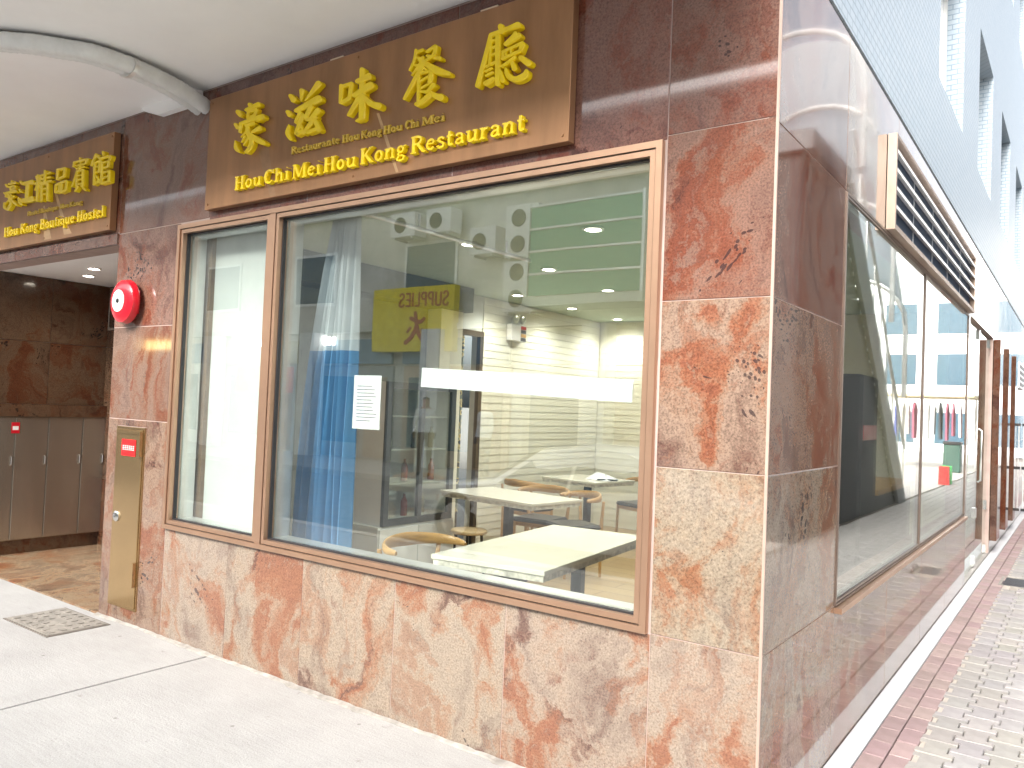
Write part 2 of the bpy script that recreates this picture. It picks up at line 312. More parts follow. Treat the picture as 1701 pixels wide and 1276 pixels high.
# notched interlocking pavers in columns
A_, B_, Lh, e_ = .0815, .0505, .0965, .0465
prof = [(A_, -Lh), (A_, -e_), (B_, -e_), (B_, e_), (A_, e_), (A_, Lh), (-A_, Lh), (-A_, e_), (-B_, e_), (-B_, -e_), (-A_, -e_), (-A_, -Lh)]
def paver(mb, ox=0, oy=0, top=0.):
    n = len(prof); c = .004
    def ins(p): return (p[0]-math.copysign(c, p[0]), p[1]*(1-c/Lh))
    vs = [(ox+x, oy+y, -.045) for x, y in prof]+[(ox+x, oy+y, top-c) for x, y in prof]+[(ox+ins(p)[0], oy+ins(p)[1], top) for p in prof]
    fs = [(k, (k+1) % n, n+(k+1) % n, n+k) for k in range(n)]+[(n+k, n+(k+1) % n, 2*n+(k+1) % n, 2*n+k) for k in range(n)]
    fs += [tuple(2*n+k for k in q) for q in ((0, 1, 10, 11), (2, 3, 8, 9), (4, 5, 6, 7))]+[tuple(2*n+k for k in (1, 2, 9, 10)), tuple(2*n+k for k in (3, 4, 7, 8))]
    mb.add(vs, fs)
pm = MB(); paver(pm); pmesh = pm.mesh('paver', PAVE)
rest = MB(); spots = []
GRATE = (.245, .505, 6.35, 6.95)
for c in range(12):
    for k in range(200):
        x, y = .300+.07+c*.137, .1+k*.2+(.1 if c % 2 else 0)
        if GRATE[0]-.06 < x < GRATE[1]+.06 and GRATE[2]-.06 < y < GRATE[3]+.06: continue
        spots.append((x, y))
def score(s):
    x, y = s; near = max(.5, y+2.87); lim = .31+(y-1)*.06          # what lies left of the right edge of the picture is seen
    return (0 if x < max(.85-.035*y, .3)+.1 and y > 1.0 else 40)+near
spots.sort(key=score)
for x, y in spots[:300]:
    o = put('paver', pmesh, alley, (x, y, -.001-random.random()*.004)); o.rotation_euler = (random.gauss(0, .004), random.gauss(0, .004), random.gauss(0, .006))
    g = .92+.18*random.random(); o.color = (g, g*(.97+.05*random.random()), g*(.94+.1*random.random()), 1)
for x, y in spots[300:]: paver(rest, x, y, -.002-.004*random.random())
rest.build('far_pavers', PAVE, alley, kind='stuff')
fill = MB()
for k in range(100): fill.box((.3, k*.4, -.05), (.36, k*.4+.39, -.006))
fill.build('paver_edge_mortar', M('sand_joint', (.42, .37, .32), .9), alley)
g = thing('drain_grate', 'black iron slotted drain grate set in the alley paving', 'drain', (.375, 6.65, -.004))
m = MB(); 
for a, b in (((-.12, -.28), (.12, -.255)), ((-.12, .255), (.12, .28)), ((-.12, -.255), (-.095, .255)), ((.095, -.255), (.12, .255))): m.box((a[0], a[1], -.04), (b[0], b[1], .004))
m.build('frame', CAST, g)
for k in range(11): bx('bar', (-.095, -.245+k*.0455, -.03), (.095, -.218+k*.0455, .002), BLACKP, g)
bx('pit', (-.095, -.25, -.044), (.095, .25, -.036), DARK, g)
mc = thing('manhole_cover', 'square grey cast cover with raised pads in the pale sidewalk', 'manhole cover', (-4.59, -.28, .001))
bx('frame', (-.31, -.2, -.01), (.31, .2, .004), JOINT, mc)
bx('plate', (-.295, -.185, .0), (.295, .185, .008), CAST, mc)
for i in range(7):
    for j in range(5):
        if (i, j) in ((3, 2), (5, 1)): continue
        x, y = -.24+i*.08, -.145+j*.0725; bx('raised_pad', (x-.022, y-.018, .007), (x+.022, y+.018, .0125), CAST, mc)

# ------------------------------------------------------------------ the restaurant building
B = thing('restaurant_building', 'corner building clad in polished pink granite with large shop windows', 'building')
T = .034
def slab_front(parent, x0, x1, z0, z1, tone=(1, 1, 1), y=0.):
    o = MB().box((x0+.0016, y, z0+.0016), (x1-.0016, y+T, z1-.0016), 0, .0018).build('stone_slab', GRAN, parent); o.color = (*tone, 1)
def slab_side(parent, y0, y1, z0, z1, tone=(1, 1, 1)):
    o = MB().box((-T, y0+.0016, z0+.0016), (0, y1-.0016, z1-.0016), 0, .0018).build('stone_slab', GRAN, parent); o.color = (*tone, 1)
WX0, WX1, WZ0, WZ1 = -3.83, -.445, .69, 2.63
fwall = MB()
for a, b in (((-4.6, .003, 0), (WX0, .16, 3.718)), ((WX0, .003, 0), (WX1, .16, WZ0)), ((WX0, .003, WZ1), (WX1, .16, 3.718)), ((WX1, .003, 0), (-.003, .16, 3.718)), ((-7.5, .003, 2.572), (-4.6, .16, 3.718)), ((-14, .003, 0), (-7.5, .16, 3.718))):
    fwall.box(a, b)
fwall = fwall.build('front_wall', MORTAR, B)
def tone(): 
    g = 1.0+.16*random.random(); return (g, g*(.97+.05*random.random()), g*(.95+.05*random.random()))
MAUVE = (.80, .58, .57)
RED = (.86, .70, .66)
rows = [0, .69, 1.34, 1.99, 2.65, 3.47]
# right pillar, base under the window, frieze above, left pillar (its tiles leave the cabinet free)
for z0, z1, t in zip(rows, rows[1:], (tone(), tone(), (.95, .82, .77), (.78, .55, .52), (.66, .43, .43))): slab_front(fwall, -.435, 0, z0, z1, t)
bxs = [-3.83, -3.16, -2.486, -1.8, -1.129, -.435]
for a, b in zip(bxs, bxs[1:]): slab_front(fwall, a, b, 0, .688, tone())
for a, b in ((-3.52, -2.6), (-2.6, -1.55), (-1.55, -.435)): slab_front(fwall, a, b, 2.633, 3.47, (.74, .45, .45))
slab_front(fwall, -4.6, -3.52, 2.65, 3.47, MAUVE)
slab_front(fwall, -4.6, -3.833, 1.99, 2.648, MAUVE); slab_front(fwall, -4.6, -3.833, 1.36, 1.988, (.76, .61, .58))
slab_front(fwall, -4.6, -4.475, 0, 1.358, (.85, .71, .66)); slab_front(fwall, -4.115, -3.833, 0, 1.358, (.92, .79, .73))
slab_front(fwall, -4.475, -4.115, 0, .098, (.9, .78, .72)); slab_front(fwall, -4.475, -4.115, 1.312, 1.358, (.76, .61, .58))
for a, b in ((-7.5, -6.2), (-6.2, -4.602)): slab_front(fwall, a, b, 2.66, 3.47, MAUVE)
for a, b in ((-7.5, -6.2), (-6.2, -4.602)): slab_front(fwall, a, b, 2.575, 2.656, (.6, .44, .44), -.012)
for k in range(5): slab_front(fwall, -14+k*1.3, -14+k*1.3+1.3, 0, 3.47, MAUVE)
bx('corner_bead', (-.006, -.004, 0), (.0045, .0035, 3.36), M('pale_corner_bead', (.36, .26, .21), .45), B)
# side wall
SY0, SY1, SZ0, SZ1 = 1.03, 5.88, .69, 2.625
swall = MB()
for a, b in (((-.16, .16, 0), (-.003, SY0, 3.36)), ((-.16, SY0, 0), (-.003, SY1, SZ0)), ((-.16, SY0, SZ1), (-.003, SY1, 3.36)), ((-.16, SY1, 0), (-.003, 6.05, 3.36)), ((-.16, 6.05, 2.63), (-.003, 16, 3.36)), ((-.16, 8.45, 0), (-.003, 16, 2.63))):
    swall.box(a, b)
swall = swall.build('side_wall', MORTAR, B)
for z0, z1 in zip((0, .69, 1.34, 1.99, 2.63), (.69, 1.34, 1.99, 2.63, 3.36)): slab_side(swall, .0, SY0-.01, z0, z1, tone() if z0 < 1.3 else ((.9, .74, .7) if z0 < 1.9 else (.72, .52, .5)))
for k in range(4): slab_side(swall, SY0-.01+k*1.22, SY0-.01+(k+1)*1.22, 0, .688, tone())
for k in range(4): slab_side(swall, SY0-.01+k*1.22, SY0-.01+(k+1)*1.22, 2.63, 3.36, (.97, .96, .97))
slab_side(swall, 5.90, 6.05, 0, 3.36, tone())
for k in range(8): slab_side(swall, 6.05+k*1.24, 6.05+(k+1)*1.24, 2.63, 3.36, (.97, .96, .97))
for k in range(6):
    for z0, z1 in ((0, .69), (.69, 1.34), (1.34, 1.99), (1.99, 2.63)): slab_side(swall, 8.45+k*1.24, 8.45+(k+1)*1.24, z0, z1, tone())
bx('shadow_groove', (-.03, .0, 3.362), (-.012, 16, 3.385), DARK, B)
# upper storeys: pale mosaic wall with deep windows
up_ = MB(); wins = [(3.7, 5.1), (6.3, 7.7), (8.9, 10.3), (11.5, 12.9)]
for f, (za, zb, zt) in enumerate(((4.15, 5.6, 6.8), (7.55, 9.0, 10.4))):
    zb0 = 3.386 if f == 0 else 6.8
    up_.box((-.3, 0, zb0), (0, 16, za)); up_.box((-.3, 0, zb), (0, 16, zt))
    ys = [0]+[q for w_ in wins for q in w_]+[16]
    for a, b in zip(ys[::2], ys[1::2]): up_.box((-.3, a, za), (0, b, zb))
up_ = up_.build('upper_wall', UPTILE, B)
for za, zb in ((4.15, 5.6), (7.55, 9.0)):
    for a, b in wins:
        f = MB()
        for p, q in (((-.2, a, za), (-.14, a+.05, zb)), ((-.2, b-.05, za), (-.14, b, zb)), ((-.2, a+.05, za), (-.14, b-.05, za+.05)), ((-.2, a+.05, zb-.05), (-.14, b-.05, zb)), ((-.2, (a+b)/2-.025, za+.05), (-.14, (a+b)/2+.025, zb-.05))): f.box(p, q)
        f = f.build('window', ALU, up_)
        bx('pane', (-.176, a+.05, za+.05), (-.166, b-.05, zb-.05), WINBLUE, up_)
bx('upper_front_wall', (-14, .0, 3.72), (-.302, .2, 10.4), UPTILE, B)
bx('roof', (-14, 0, 10.41), (0, 16, 10.6), UPPAINT, B)
# canopy over the sidewalk
can = bx('canopy', (-14, -1.36, 3.475), (-.0, -.002, 3.715), CEIL, B)
m = MB(); x0, x1, x2 = -4.299, -4.10, -3.655
m.add([(x, y, z) for y in (-.05, -.004) for x, z in ((x0, 3.4746), (x0, 3.455), (x1, 3.39), (x2, 3.39), (x2, 3.4746))], [(0, 1, 2, 3, 4), (9, 8, 7, 6, 5), (0, 5, 6, 1), (1, 6, 7, 2), (2, 7, 8, 3), (3, 8, 9, 4), (4, 9, 5, 0)])
m.build('bulkhead', CEIL, can)

# ------------------------------------------------------------------ windows
def frame_ring(mb, u0, u1, v0, v1, wd, y0, y1, mi, side):
    def P(u, y, v): return (u, y, v) if not side else (-y, u, v)
    for a, b in (((u0, v0), (u1, v0+wd)), ((u0, v1-wd), (u1, v1)), ((u0, v0+wd), (u0+wd, v1-wd)), ((u1-wd, v0+wd), (u1, v1-wd))):
        mb.box(P(a[0], y0, a[1]), P(b[0], y1, b[1]), mi)
def shop_window(name, u0, u1, v0, v1, splits, side, frame, wd, lab, gy=.036, fd=1.):
    m = MB(); frame_ring(m, u0, u1, v0, v1, wd*.5, -.024*fd, .15*fd, 0, side)
    es = [u0+wd*.5]+[q for s in splits for q in (s-wd*.45, s+wd*.45)]+[u1-wd*.5]
    def P(u, y, v): return (u, y, v) if not side else (-y, u, v)
    for s in splits: m.box(P(s-wd*.45, -.02*fd, v0+wd*.5), P(s+wd*.45, .14*fd, v1-wd*.5), 0)
    z0, z1 = v0+wd*.5, v1-wd*.5
    for a, b in zip(es[::2], es[1::2]):
        frame_ring(m, a, b, z0, z1, .005, -.008*fd, .1*fd, 1, side)
        frame_ring(m, a+.005, b-.005, z0+.005, z1-.005, wd*.42, -.016*fd, .05*fd, 0, side)
        i = .005+wd*.42; frame_ring(m, a+i, b-i, z0+i, z1-i, .009*fd, .012*fd, .034*fd, 1, side); frame_ring(m, a+.005, b-.005, z0+.005, z1-.005, wd*.42+.008, .051*fd, .15*fd, 2, side)
    o = m.build('window', [frame, DARK, ALU], B); o['label'] = lab
    for a, b in zip(es[::2], es[1::2]):
        i = .005+.009*fd+wd*.42
        q = MB().box(P(a+i, gy, z0+i), P(b-i, gy+.01, z1-i)).build('pane', GLASS, o)
    return o
shop_window('front', WX0, WX1, WZ0, WZ1, [-2.868], False, ROSE, .055, 'two-pane rose gold shop window facing the sidewalk')
shop_window('side', SY0, SY1, SZ0, SZ1, [3.33], True, M('dark_bronze_frame', (.20, .15, .12), .35, .6), .022, 'dark framed shop window facing the alley', .002, .25)
bx('sill', (0.001, SY0-.01, SZ0-.03), (.035, SY1+.01, SZ0-.004), ROSE, B)
# louvre above the side window
lv = MB(); LY0, LY1, LZ0, LZ1 = 1.95, 5.86, 2.66, 3.15
for a, b in (((.003, LY0-.03, LZ0-.03), (.05, LY0, LZ1+.02)), ((.003, LY1, LZ0-.03), (.05, LY1+.03, LZ1+.02)), ((.003, LY0, LZ0-.03), (.05, LY1, LZ0)), ((.003, LY0, LZ1), (.05, LY1, LZ1+.02))): lv.box(a, b)
lv = lv.build('louvre_frame', M('bronze_beige_metal', (.36, .27, .21), .4, .4), B); lv['label'] = 'ventilation louvre with white blades over dark blue voids'
bx('louvre_void', (.003, LY0, LZ0), (.008, LY1, LZ1), M('dark_blue_void', (.012, .035, .075), .5), lv)
for k in range(4):
    z = LZ0+.11+k*.105; m = MB(); m.add([(.012, LY0, z+.016), (.012, LY0, z+.008), (.046, LY0, z-.012), (.046, LY0, z-.004)]+[(.012, LY1, z+.016), (.012, LY1, z+.008), (.046, LY1, z-.012), (.046, LY1, z-.004)],
        [(0, 1, 2, 3), (7, 6, 5, 4), (0, 4, 5, 1), (1, 5, 6, 2), (2, 6, 7, 3), (3, 7, 4, 0)]); m.box((.0465, LY0, z-.018), (.0495, LY1, z+.002)); m.build('louvre_blade', WHITEP, lv)
for k in range(1, 5): bx('louvre_divider', (.0085, LY0+k*.782-.008, LZ0), (.0115, LY0+k*.782+.008, LZ1), UPPAINT, lv)
# glass shopfront further along with patch fittings, then projecting pilasters
gd = bx('glass_door', (-.05, 6.06, .02), (-.038, 7.24, 2.62), GLASSD, B); gd['label'] = 'frameless glass door on the alley with steel patch fittings'
bx('pane', (-.05, 7.25, .02), (-.038, 8.44, 2.62), GLASSD, gd)
for y in (7.1, 8.3):
    for z0, z1 in ((.03, .13), (.55, .66), (2.5, 2.6)): bx('patch_fitting', (-.07, y, z0), (-.02, y+.12, z1), CHROME, gd)
m = MB().tube([(-.0, 7.0, .95), (.03, 7.0, .97), (.03, 7.0, 1.5), (0, 7.0, 1.52)], .012, 8).build('pull_handle', CHROME, gd, True)
bx('threshold', (-.16, 6.052, -.05), (-.001, 8.448, .016), M('threshold_stone', (.36, .33, .3), .5), B)
bx('back_room_wall', (-1.7, 7.0, 0), (-1.6, 8.6, 2.7), CREAM, B); bx('back_room_floor', (-1.6, 7.01, -.05), (-.165, 8.6, .003), INFLOOR, B); bx('back_room_ceiling', (-1.7, 7.0, 2.705), (-.165, 8.6, 2.75), INCEIL, B); bx('back_room_end', (-1.6, 8.605, 0), (-.165, 8.7, 2.7), CREAM, B)
for y in (8.5, 9.85, 11.2):
    o = MB().box((.002, y, .16), (.075, y+.42, 2.62), 0, .003).build('pilaster', GRAN, B); o.color = (.42, .28, .24, 1)
bx('louvre_box', (.002, 12.3, 2.2), (.06, 13.4, 2.62), UPPAINT, B)
for k in range(4): bx('vent_slot', (.06, 12.35, 2.235+k*.095), (.063, 13.35, 2.29+k*.095), DARK, B)

# ------------------------------------------------------------------ entrance hall on the left
hw = MB(); hw.box((-7.45, .16, 0), (-7.152, 1.26, 2.6)); hw.box((-7.152, 1.262, 0), (-4.45, 1.4, 2.6)); hw.box((-4.60, .162, 0), (-4.45, 1.26, 2.6))
hw = hw.build('hall_wall', MORTAR, B)
for y0, y1 in ((.17, .71), (.714, 1.258)):
    for z0, z1 in ((1.392, 1.98), (1.984, 2.598)): bx('stone_tile', (-7.15, y0, z0), (-7.14, y1, z1), HALLST, hw)
for k in range(4):
    for z0, z1 in ((.002, .66), (.664, 1.32), (1.324, 1.98), (1.984, 2.598)): bx('stone_tile', (-7.13+k*.64, 1.248, z0), (-6.494+k*.64, 1.258, z1), HALLST, hw)
bx('hall_ceiling', (-7.45, .161, 2.602), (-4.45, 1.4, 2.66), CEIL, B)
hf = bx('hall_floor', (-7.45, .0, -.1), (-4.602, 1.4, -.012), JOINT, kind='structure')
for k in range(4): MB().box((-7.45+k*.712, .003, -.05), (-6.741+k*.712, 1.258, .004), 0, .001).build('floor_tile', HALLFL, hf)
cab = thing('steel_cabinet', 'row of brushed steel cabinet doors along the dark entrance wall', 'cabinet', (-7.1, .7, 0))
bx('plinth', (-.04, -.52, .004), (.0, .55, .13), HALLST, cab)
bx('carcass', (-.039, -.52, .132), (.02, .55, 1.275), STEEL, cab)
bx('ledge', (-.04, -.54, 1.277), (.05, .55, 1.39), HALLST, cab)
for a, b in ((-.52, -.285), (-.275, .006), (.014, .325), (.333, .548)):
    d = MB().box((.02, a, .14), (.034, b, 1.265), 0, .002).build('door', STEEL, cab)
    MB().tube([(.036, b-.02, .82), (.05, b-.02, .83), (.05, b-.02, .9), (.036, b-.02, .91)], .005, 6).build('handle', CHROME, d, True)
st_ = bx('red_notice', (-7.064, .385, 1.12), (-7.0615, .455, 1.22), REDP, label='small red sticker on the leftmost steel cabinet door', cat='sticker')
bx('lettering', (-7.0612, .395, 1.15), (-7.061, .445, 1.185), WHITEP, st_)
def downlight(x, y, z, power, label, group, r=.05, spot=True, warm=(1, .965, .90)):
    t = thing('downlight', label, 'ceiling light', (x, y, z), 0, group)
    MB().lathe([(r*1.35, -.001), (r*1.35, -.008), (r, -.012), (r, -.001)], 20).build('trim_ring', WHITEP, t, True)
    MB().lathe([(r*.97, -.003), (r*.9, -.006)], 16).build('lens', EM('lit_lens', (1, .93, .8), 14), t)
    ld = bpy.data.lights.new('downlight_lamp', 'SPOT'); ld.energy = power; ld.color = warm; ld.spot_size = R(150); ld.spot_blend = .8; ld.shadow_soft_size = r
    lo = bpy.data.objects.new('lamp', ld); col.objects.link(lo); lo.parent = t; lo.location = (0, 0, -.02)
downlight(-6.05, .55, 2.602, 6, 'downlight near the pillar in the entrance ceiling', 'entrance downlights', .045)
downlight(-6.55, .75, 2.602, 6, 'downlight near the dark wall in the entrance ceiling', 'entrance downlights', .045)
hs = thing('hanging_sign_frame', 'thin steel rectangular frame hung in the entrance beside the pillar', 'sign frame', (-6.2, .8, 2.09))
m = MB(); 
for a, b in (((-.03, -.01, 0), (-.01, .01, .38)), ((.33, -.01, 0), (.35, .01, .38)), ((-.01, -.01, 0), (.33, .01, .02)), ((-.01, -.01, .36), (.33, .01, .38))): m.box(a, b)
m.build('frame', CHROME, hs)
MB().tube([(.16, 0, .38), (.16, 0, .511)], .006, 6).build('rod', CHROME, hs)

# ------------------------------------------------------------------ things on the front wall
# sign boards with raised letters
def LATIN():
    def st(x, a, b, q=.2): return (q, [(x, a), (x, b)])
    def sf(x, y, h=.15): return (.1, [(x-h, y), (x+h, y)])
    def arc(cx, cy, rx, ry, a0, a1, n=9): return [(cx+rx*math.cos(R(a0+(a1-a0)*i/(n-1))), cy+ry*math.sin(R(a0+(a1-a0)*i/(n-1)))) for i in range(n)]
    return {
    'H': (.8, [st(.17, .05, .95), st(.6, .05, .95), (.1, [(.17, .5), (.6, .5)]), sf(.17, .05), sf(.17, .95), sf(.6, .05), sf(.6, .95)]),
    'o': (.6, [(.15, arc(.29, .33, .18, .27, 0, 360, 13))]),
    'u': (.68, [(.16, [(.15, .6), (.15, .2), (.22, .08), (.34, .08), (.44, .2)]), st(.49, .05, .6, .16), sf(.11, .61, .1), sf(.45, .61, .1), sf(.53, .05, .09)]),
    'C': (.74, [([.1, .16, .2, .2, .2, .2, .2, .14, .1], arc(.4, .5, .27, .43, 42, 318)), (.09, [(.66, .95), (.66, .68)])]),
    'h': (.68, [st(.16, .05, .97, .16), (.15, [(.2, .42), (.28, .57), (.4, .6), (.48, .48), (.48, .05)]), sf(.16, .05, .12), sf(.48, .05, .12), sf(.1, .95, .08)]),
    'i': (.36, [st(.17, .05, .6, .17), (.17, [(.16, .84), (.18, .87)]), sf(.17, .05, .13), sf(.12, .6, .09)]),
    'M': (1.0, [st(.15, .05, .95, .1), (.18, [(.18, .95), (.48, .1)]), (.1, [(.48, .1), (.76, .95)]), st(.82, .05, .95, .18), sf(.15, .05, .13), sf(.82, .05, .15), sf(.14, .95, .12), sf(.84, .95, .13)]),
    'e': (.57, [(.14, arc(.29, .33, .19, .27, 15, 325, 11)), (.09, [(.13, .37), (.46, .39)])]),
    'K': (.86, [st(.17, .05, .95), (.11, [(.24, .45), (.64, .93)]), (.19, [(.34, .56), (.68, .06)]), sf(.17, .05), sf(.17, .95), sf(.64, .95, .12), sf(.7, .05, .13)]),
    'n': (.68, [st(.16, .05, .6, .16), (.15, [(.2, .42), (.28, .57), (.4, .6), (.48, .48), (.48, .05)]), sf(.16, .05, .12), sf(.48, .05, .12), sf(.11, .61, .09)]),
    'g': (.6, [(.13, arc(.27, .43, .15, .17, 0, 360, 11)), (.12, [(.2, .26), (.14, .16), (.22, .08), (.4, .04), (.48, -.06), (.42, -.18), (.26, -.23), (.12, -.18), (.1, -.08), (.2, .04)]), (.1, [(.4, .56), (.54, .62)])]),
    'R': (.84, [st(.17, .05, .95), (.15, [(.2, .94), (.42, .93), (.56, .83), (.56, .65), (.44, .53), (.2, .5)]), (.18, [(.4, .5), (.7, .06)]), sf(.17, .05), sf(.13, .95, .12), sf(.74, .05, .1)]),
    's': (.52, [(.14, [(.42, .5), (.32, .6), (.18, .58), (.14, .46), (.25, .36), (.39, .26), (.41, .13), (.29, .05), (.15, .07), (.1, .17)])]),
    't': (.44, [(.16, [(.19, .84), (.19, .2), (.25, .09), (.38, .1)]), (.1, [(.05, .6), (.38, .6)])]),
    'a': (.6, [(.14, [(.12, .48), (.2, .59), (.34, .58), (.42, .47), (.42, .14), (.52, .06)]), (.13, [(.42, .36), (.22, .31), (.12, .18), (.2, .07), (.32, .08), (.42, .18)])]),
    'r': (.5, [st(.16, .05, .6, .16), (.14, [(.2, .42), (.28, .56), (.42, .58)]), sf(.16, .05, .13), sf(.11, .61, .09)]),
    'l': (.34, [st(.17, .05, .95, .17), sf(.17, .05, .13), sf(.11, .95, .09)]),
    'B': (.78, [st(.17, .05, .95), (.15, [(.2, .94), (.45, .92), (.55, .8), (.52, .63), (.4, .53), (.2, .52)]), (.15, [(.4, .53), (.58, .42), (.62, .25), (.52, .08), (.2, .06)]), sf(.12, .05, .1), sf(.12, .95, .1)]),
    'q': (.62, [(.14, arc(.28, .33, .18, .26, 0, 360, 11)), st(.47, -.25, .6, .15), sf(.47, -.25, .12)]),
    'S': (.62, [(.13, [(.52, .78), (.42, .93), (.22, .93), (.12, .76), (.22, .58), (.42, .45), (.52, .26), (.42, .07), (.2, .06), (.08, .22)])]),
    'U': (.7, [(.13, [(.12, .95), (.12, .25), (.22, .07), (.44, .07), (.54, .25), (.54, .95)])]),
    'P': (.62, [st(.13, .02, .98, .13), (.13, [(.13, .93), (.4, .93), (.52, .76), (.4, .52), (.13, .5)])]),
    'L': (.56, [st(.13, .02, .98, .13), (.13, [(.13, .07), (.48, .07)])]),
    'I': (.3, [st(.15, .02, .98, .13)]),
    'E': (.58, [st(.13, .02, .98, .13), (.13, [(.13, .07), (.5, .07)]), (.13, [(.13, .93), (.5, .93)]), (.12, [(.13, .5), (.44, .5)])]),
    }
FONT = LATIN()
def word(parent, text, x0, x1, z, h, yf, depth, mat, s=1):
    """raised letters from x0 to x1 on baseline z; s = -1 for a board facing +Y"""
    wid = sum(FONT[c][0] for c in text); kx = (x1-x0)/wid; x = x0
    for c in text:
        adv, strokes = FONT[c]; mb = MB()
        for i, (q, pts) in enumerate(strokes):
            closed = len(pts) > 6 and math.hypot(pts[0][0]-pts[-1][0], pts[0][1]-pts[-1][1]) < .01
            ribbon(mb, pts, q, lambda a, b: (x+s*a*kx if s > 0 else x+a*kx, z+b*h), yf+i*.0005, depth-i*.0005, .12*h*s if h < .2 else .01*s, cap=False, closed=closed)
        mb.build('letter', mat, parent); x += adv*kx
# strokes of the characters, drawn on a grid that each character's map places on the board
MAP = {'A': ((.6013, .0307, -3.3157), (-.1057, -.3776, 3.3581)), 'B': ((.4785, .0227, -2.4037), (-.0982, -.3374, 3.3895)), 'C': ((.3981, .0178, -1.8702), (-.0875, -.302, 3.3592)),
       'D': ((.3762, .0159, -1.4472), (-.0888, -.3049, 3.37)), 'E': ((1.0028, .0595, -6.4259), (-.1406, -.4603, 3.545)), 'F': ((1.1133, .0638, -5.5514), (-.1483, -.5583, 3.3988))}
CH = [
 ('A', [((85, 70), [(245, 290), (285, 345)]), ((60, 70), [(205, 490), (238, 540)]), ((20, 75, 40), [(203, 755), (212, 870), (268, 925)]),
  (70, [(432, 175), (460, 225)]), ((60, 80), [(375, 258), (565, 172)]), (48, [(405, 305), (395, 385)]), (50, [(405, 295), (530, 250)]), ((50, 45), [(530, 250), (500, 345)]), (50, [(400, 385), (505, 345)]),
  ((65, 45), [(292, 480), (275, 610)]), ((60, 90), [(290, 475), (630, 365)]), ((65, 30), [(632, 365), (560, 440)]), ((50, 60), [(375, 510), (495, 470)]),
  ((60, 80, 80, 70, 60), [(395, 520), (400, 620), (455, 740), (430, 850), (372, 925)]), ((38, 14), [(370, 610), (288, 690)]), ((38, 18), [(355, 670), (298, 770)]), ((42, 30), [(405, 690), (335, 815)]),
  ((85, 55), [(580, 540), (475, 605)]), ((55, 95, 75), [(430, 640), (545, 725), (655, 780)])]),
 ('A', [((70, 90), [(1055, 60), (1095, 125)]), ((65, 80), [(1010, 300), (1038, 345)]), ((25, 72, 50), [(1030, 500), (1005, 620), (1050, 712)]), ((75, 25), [(1210, -15), (1203, 140)]), ((90, 30), [(1440, -112), (1262, 135)]),
  ((75, 115), [(1130, 280), (1440, 110)]), (52, [(1185, 310), (1120, 460), (1205, 440)]), (60, [(1222, 350), (1120, 630), (1215, 580)]), ((45, 60), [(1200, 515), (1228, 620)]),
  (60, [(1345, 220), (1265, 400), (1350, 410)]), ((80, 60), [(1435, 280), (1345, 400)]), (62, [(1395, 380), (1260, 600), (1430, 550)]), ((60, 85), [(1395, 430), (1440, 570)])]),
 ('B', [((75, 62), [(262, 500), (248, 765)]), (65, [(265, 510), (425, 462)]), ((70, 60), [(425, 462), (385, 690)]), (66, [(265, 765), (390, 690)]),
  ((85, 110), [(515, 425), (690, 345)]), ((90, 120), [(465, 645), (715, 480)]), ((90, 105, 110, 95), [(585, 245), (585, 600), (580, 850), (572, 1000)]), ((80, 40), [(565, 1010), (495, 1045)]), ((90, 60), [(525, 690), (370, 955)]), ((60, 95, 115), [(590, 640), (715, 765), (845, 808)])]),
 ('C', [((60, 50, 35), [(315, 230), (285, 390), (207, 560)]), (52, [(325, 262), (428, 222)]), (42, [(315, 350), (420, 375)]), ((46, 60), [(360, 400), (430, 345)]), ((60, 60, 25), [(430, 365), (335, 520), (235, 640)]), (46, [(285, 470), (385, 480)]),
  ((55, 65), [(488, 250), (620, 162)]), ((68, 60), [(622, 162), (600, 310)]), ((58, 75), [(490, 320), (695, 362)]), ((60, 45), [(610, 305), (480, 400)]),
  ((60, 78, 50), [(470, 400), (325, 650), (112, 1035)]), ((75, 135, 75), [(440, 430), (640, 555), (845, 612)]), ((36, 46), [(440, 515), (485, 560)]), ((62, 60), [(352, 640), (345, 1090)]), (58, [(365, 605), (555, 565)]), ((85, 80), [(553, 590), (530, 755)]),
  (42, [(375, 740), (500, 655)]), (46, [(375, 862), (525, 765)]), (86, [(325, 1118), (400, 1080), (535, 960)]), ((75, 45), [(600, 790), (480, 925)]), (45, [(400, 905), (520, 900)]), ((70, 125), [(520, 900), (620, 965), (715, 990)])]),
 ('D', [((105, 90), [(575, 225), (590, 300)]), ((75, 75, 105), [(430, 345), (640, 270), (825, 200)]), ((70, 72, 80), [(420, 350), (330, 700), (212, 1125)]), (42, [(428, 400), (400, 790)]), ((85, 88), [(522, 330), (520, 1085)]),
  (44, [(432, 442), (520, 408)]), (46, [(425, 548), (520, 508)]), (44, [(415, 655), (520, 615)]), (58, [(352, 828), (515, 742)]), (42, [(350, 905), (440, 855)]), (48, [(355, 968), (455, 918)]), ((90, 70), [(345, 1085), (460, 1010)]), ((50, 80), [(568, 900), (600, 1035)]),
  ((70, 85, 75), [(790, 325), (730, 410), (645, 485)]), ((70, 90), [(650, 490), (835, 350)]), (46, [(598, 605), (600, 705)]), (54, [(600, 600), (885, 465)]), ((80, 60), [(885, 475), (850, 590)]), (54, [(600, 708), (855, 592)]), (34, [(650, 590), (655, 670)]), (34, [(722, 555), (728, 640)]),
  ((50, 55), [(592, 822), (785, 680)]), ((55, 90, 95, 95, 60), [(648, 860), (680, 960), (790, 1005), (915, 945), (945, 880)]), ((65, 90), [(735, 755), (770, 850)]), ((95, 110), [(870, 690), (975, 765)])]),
]
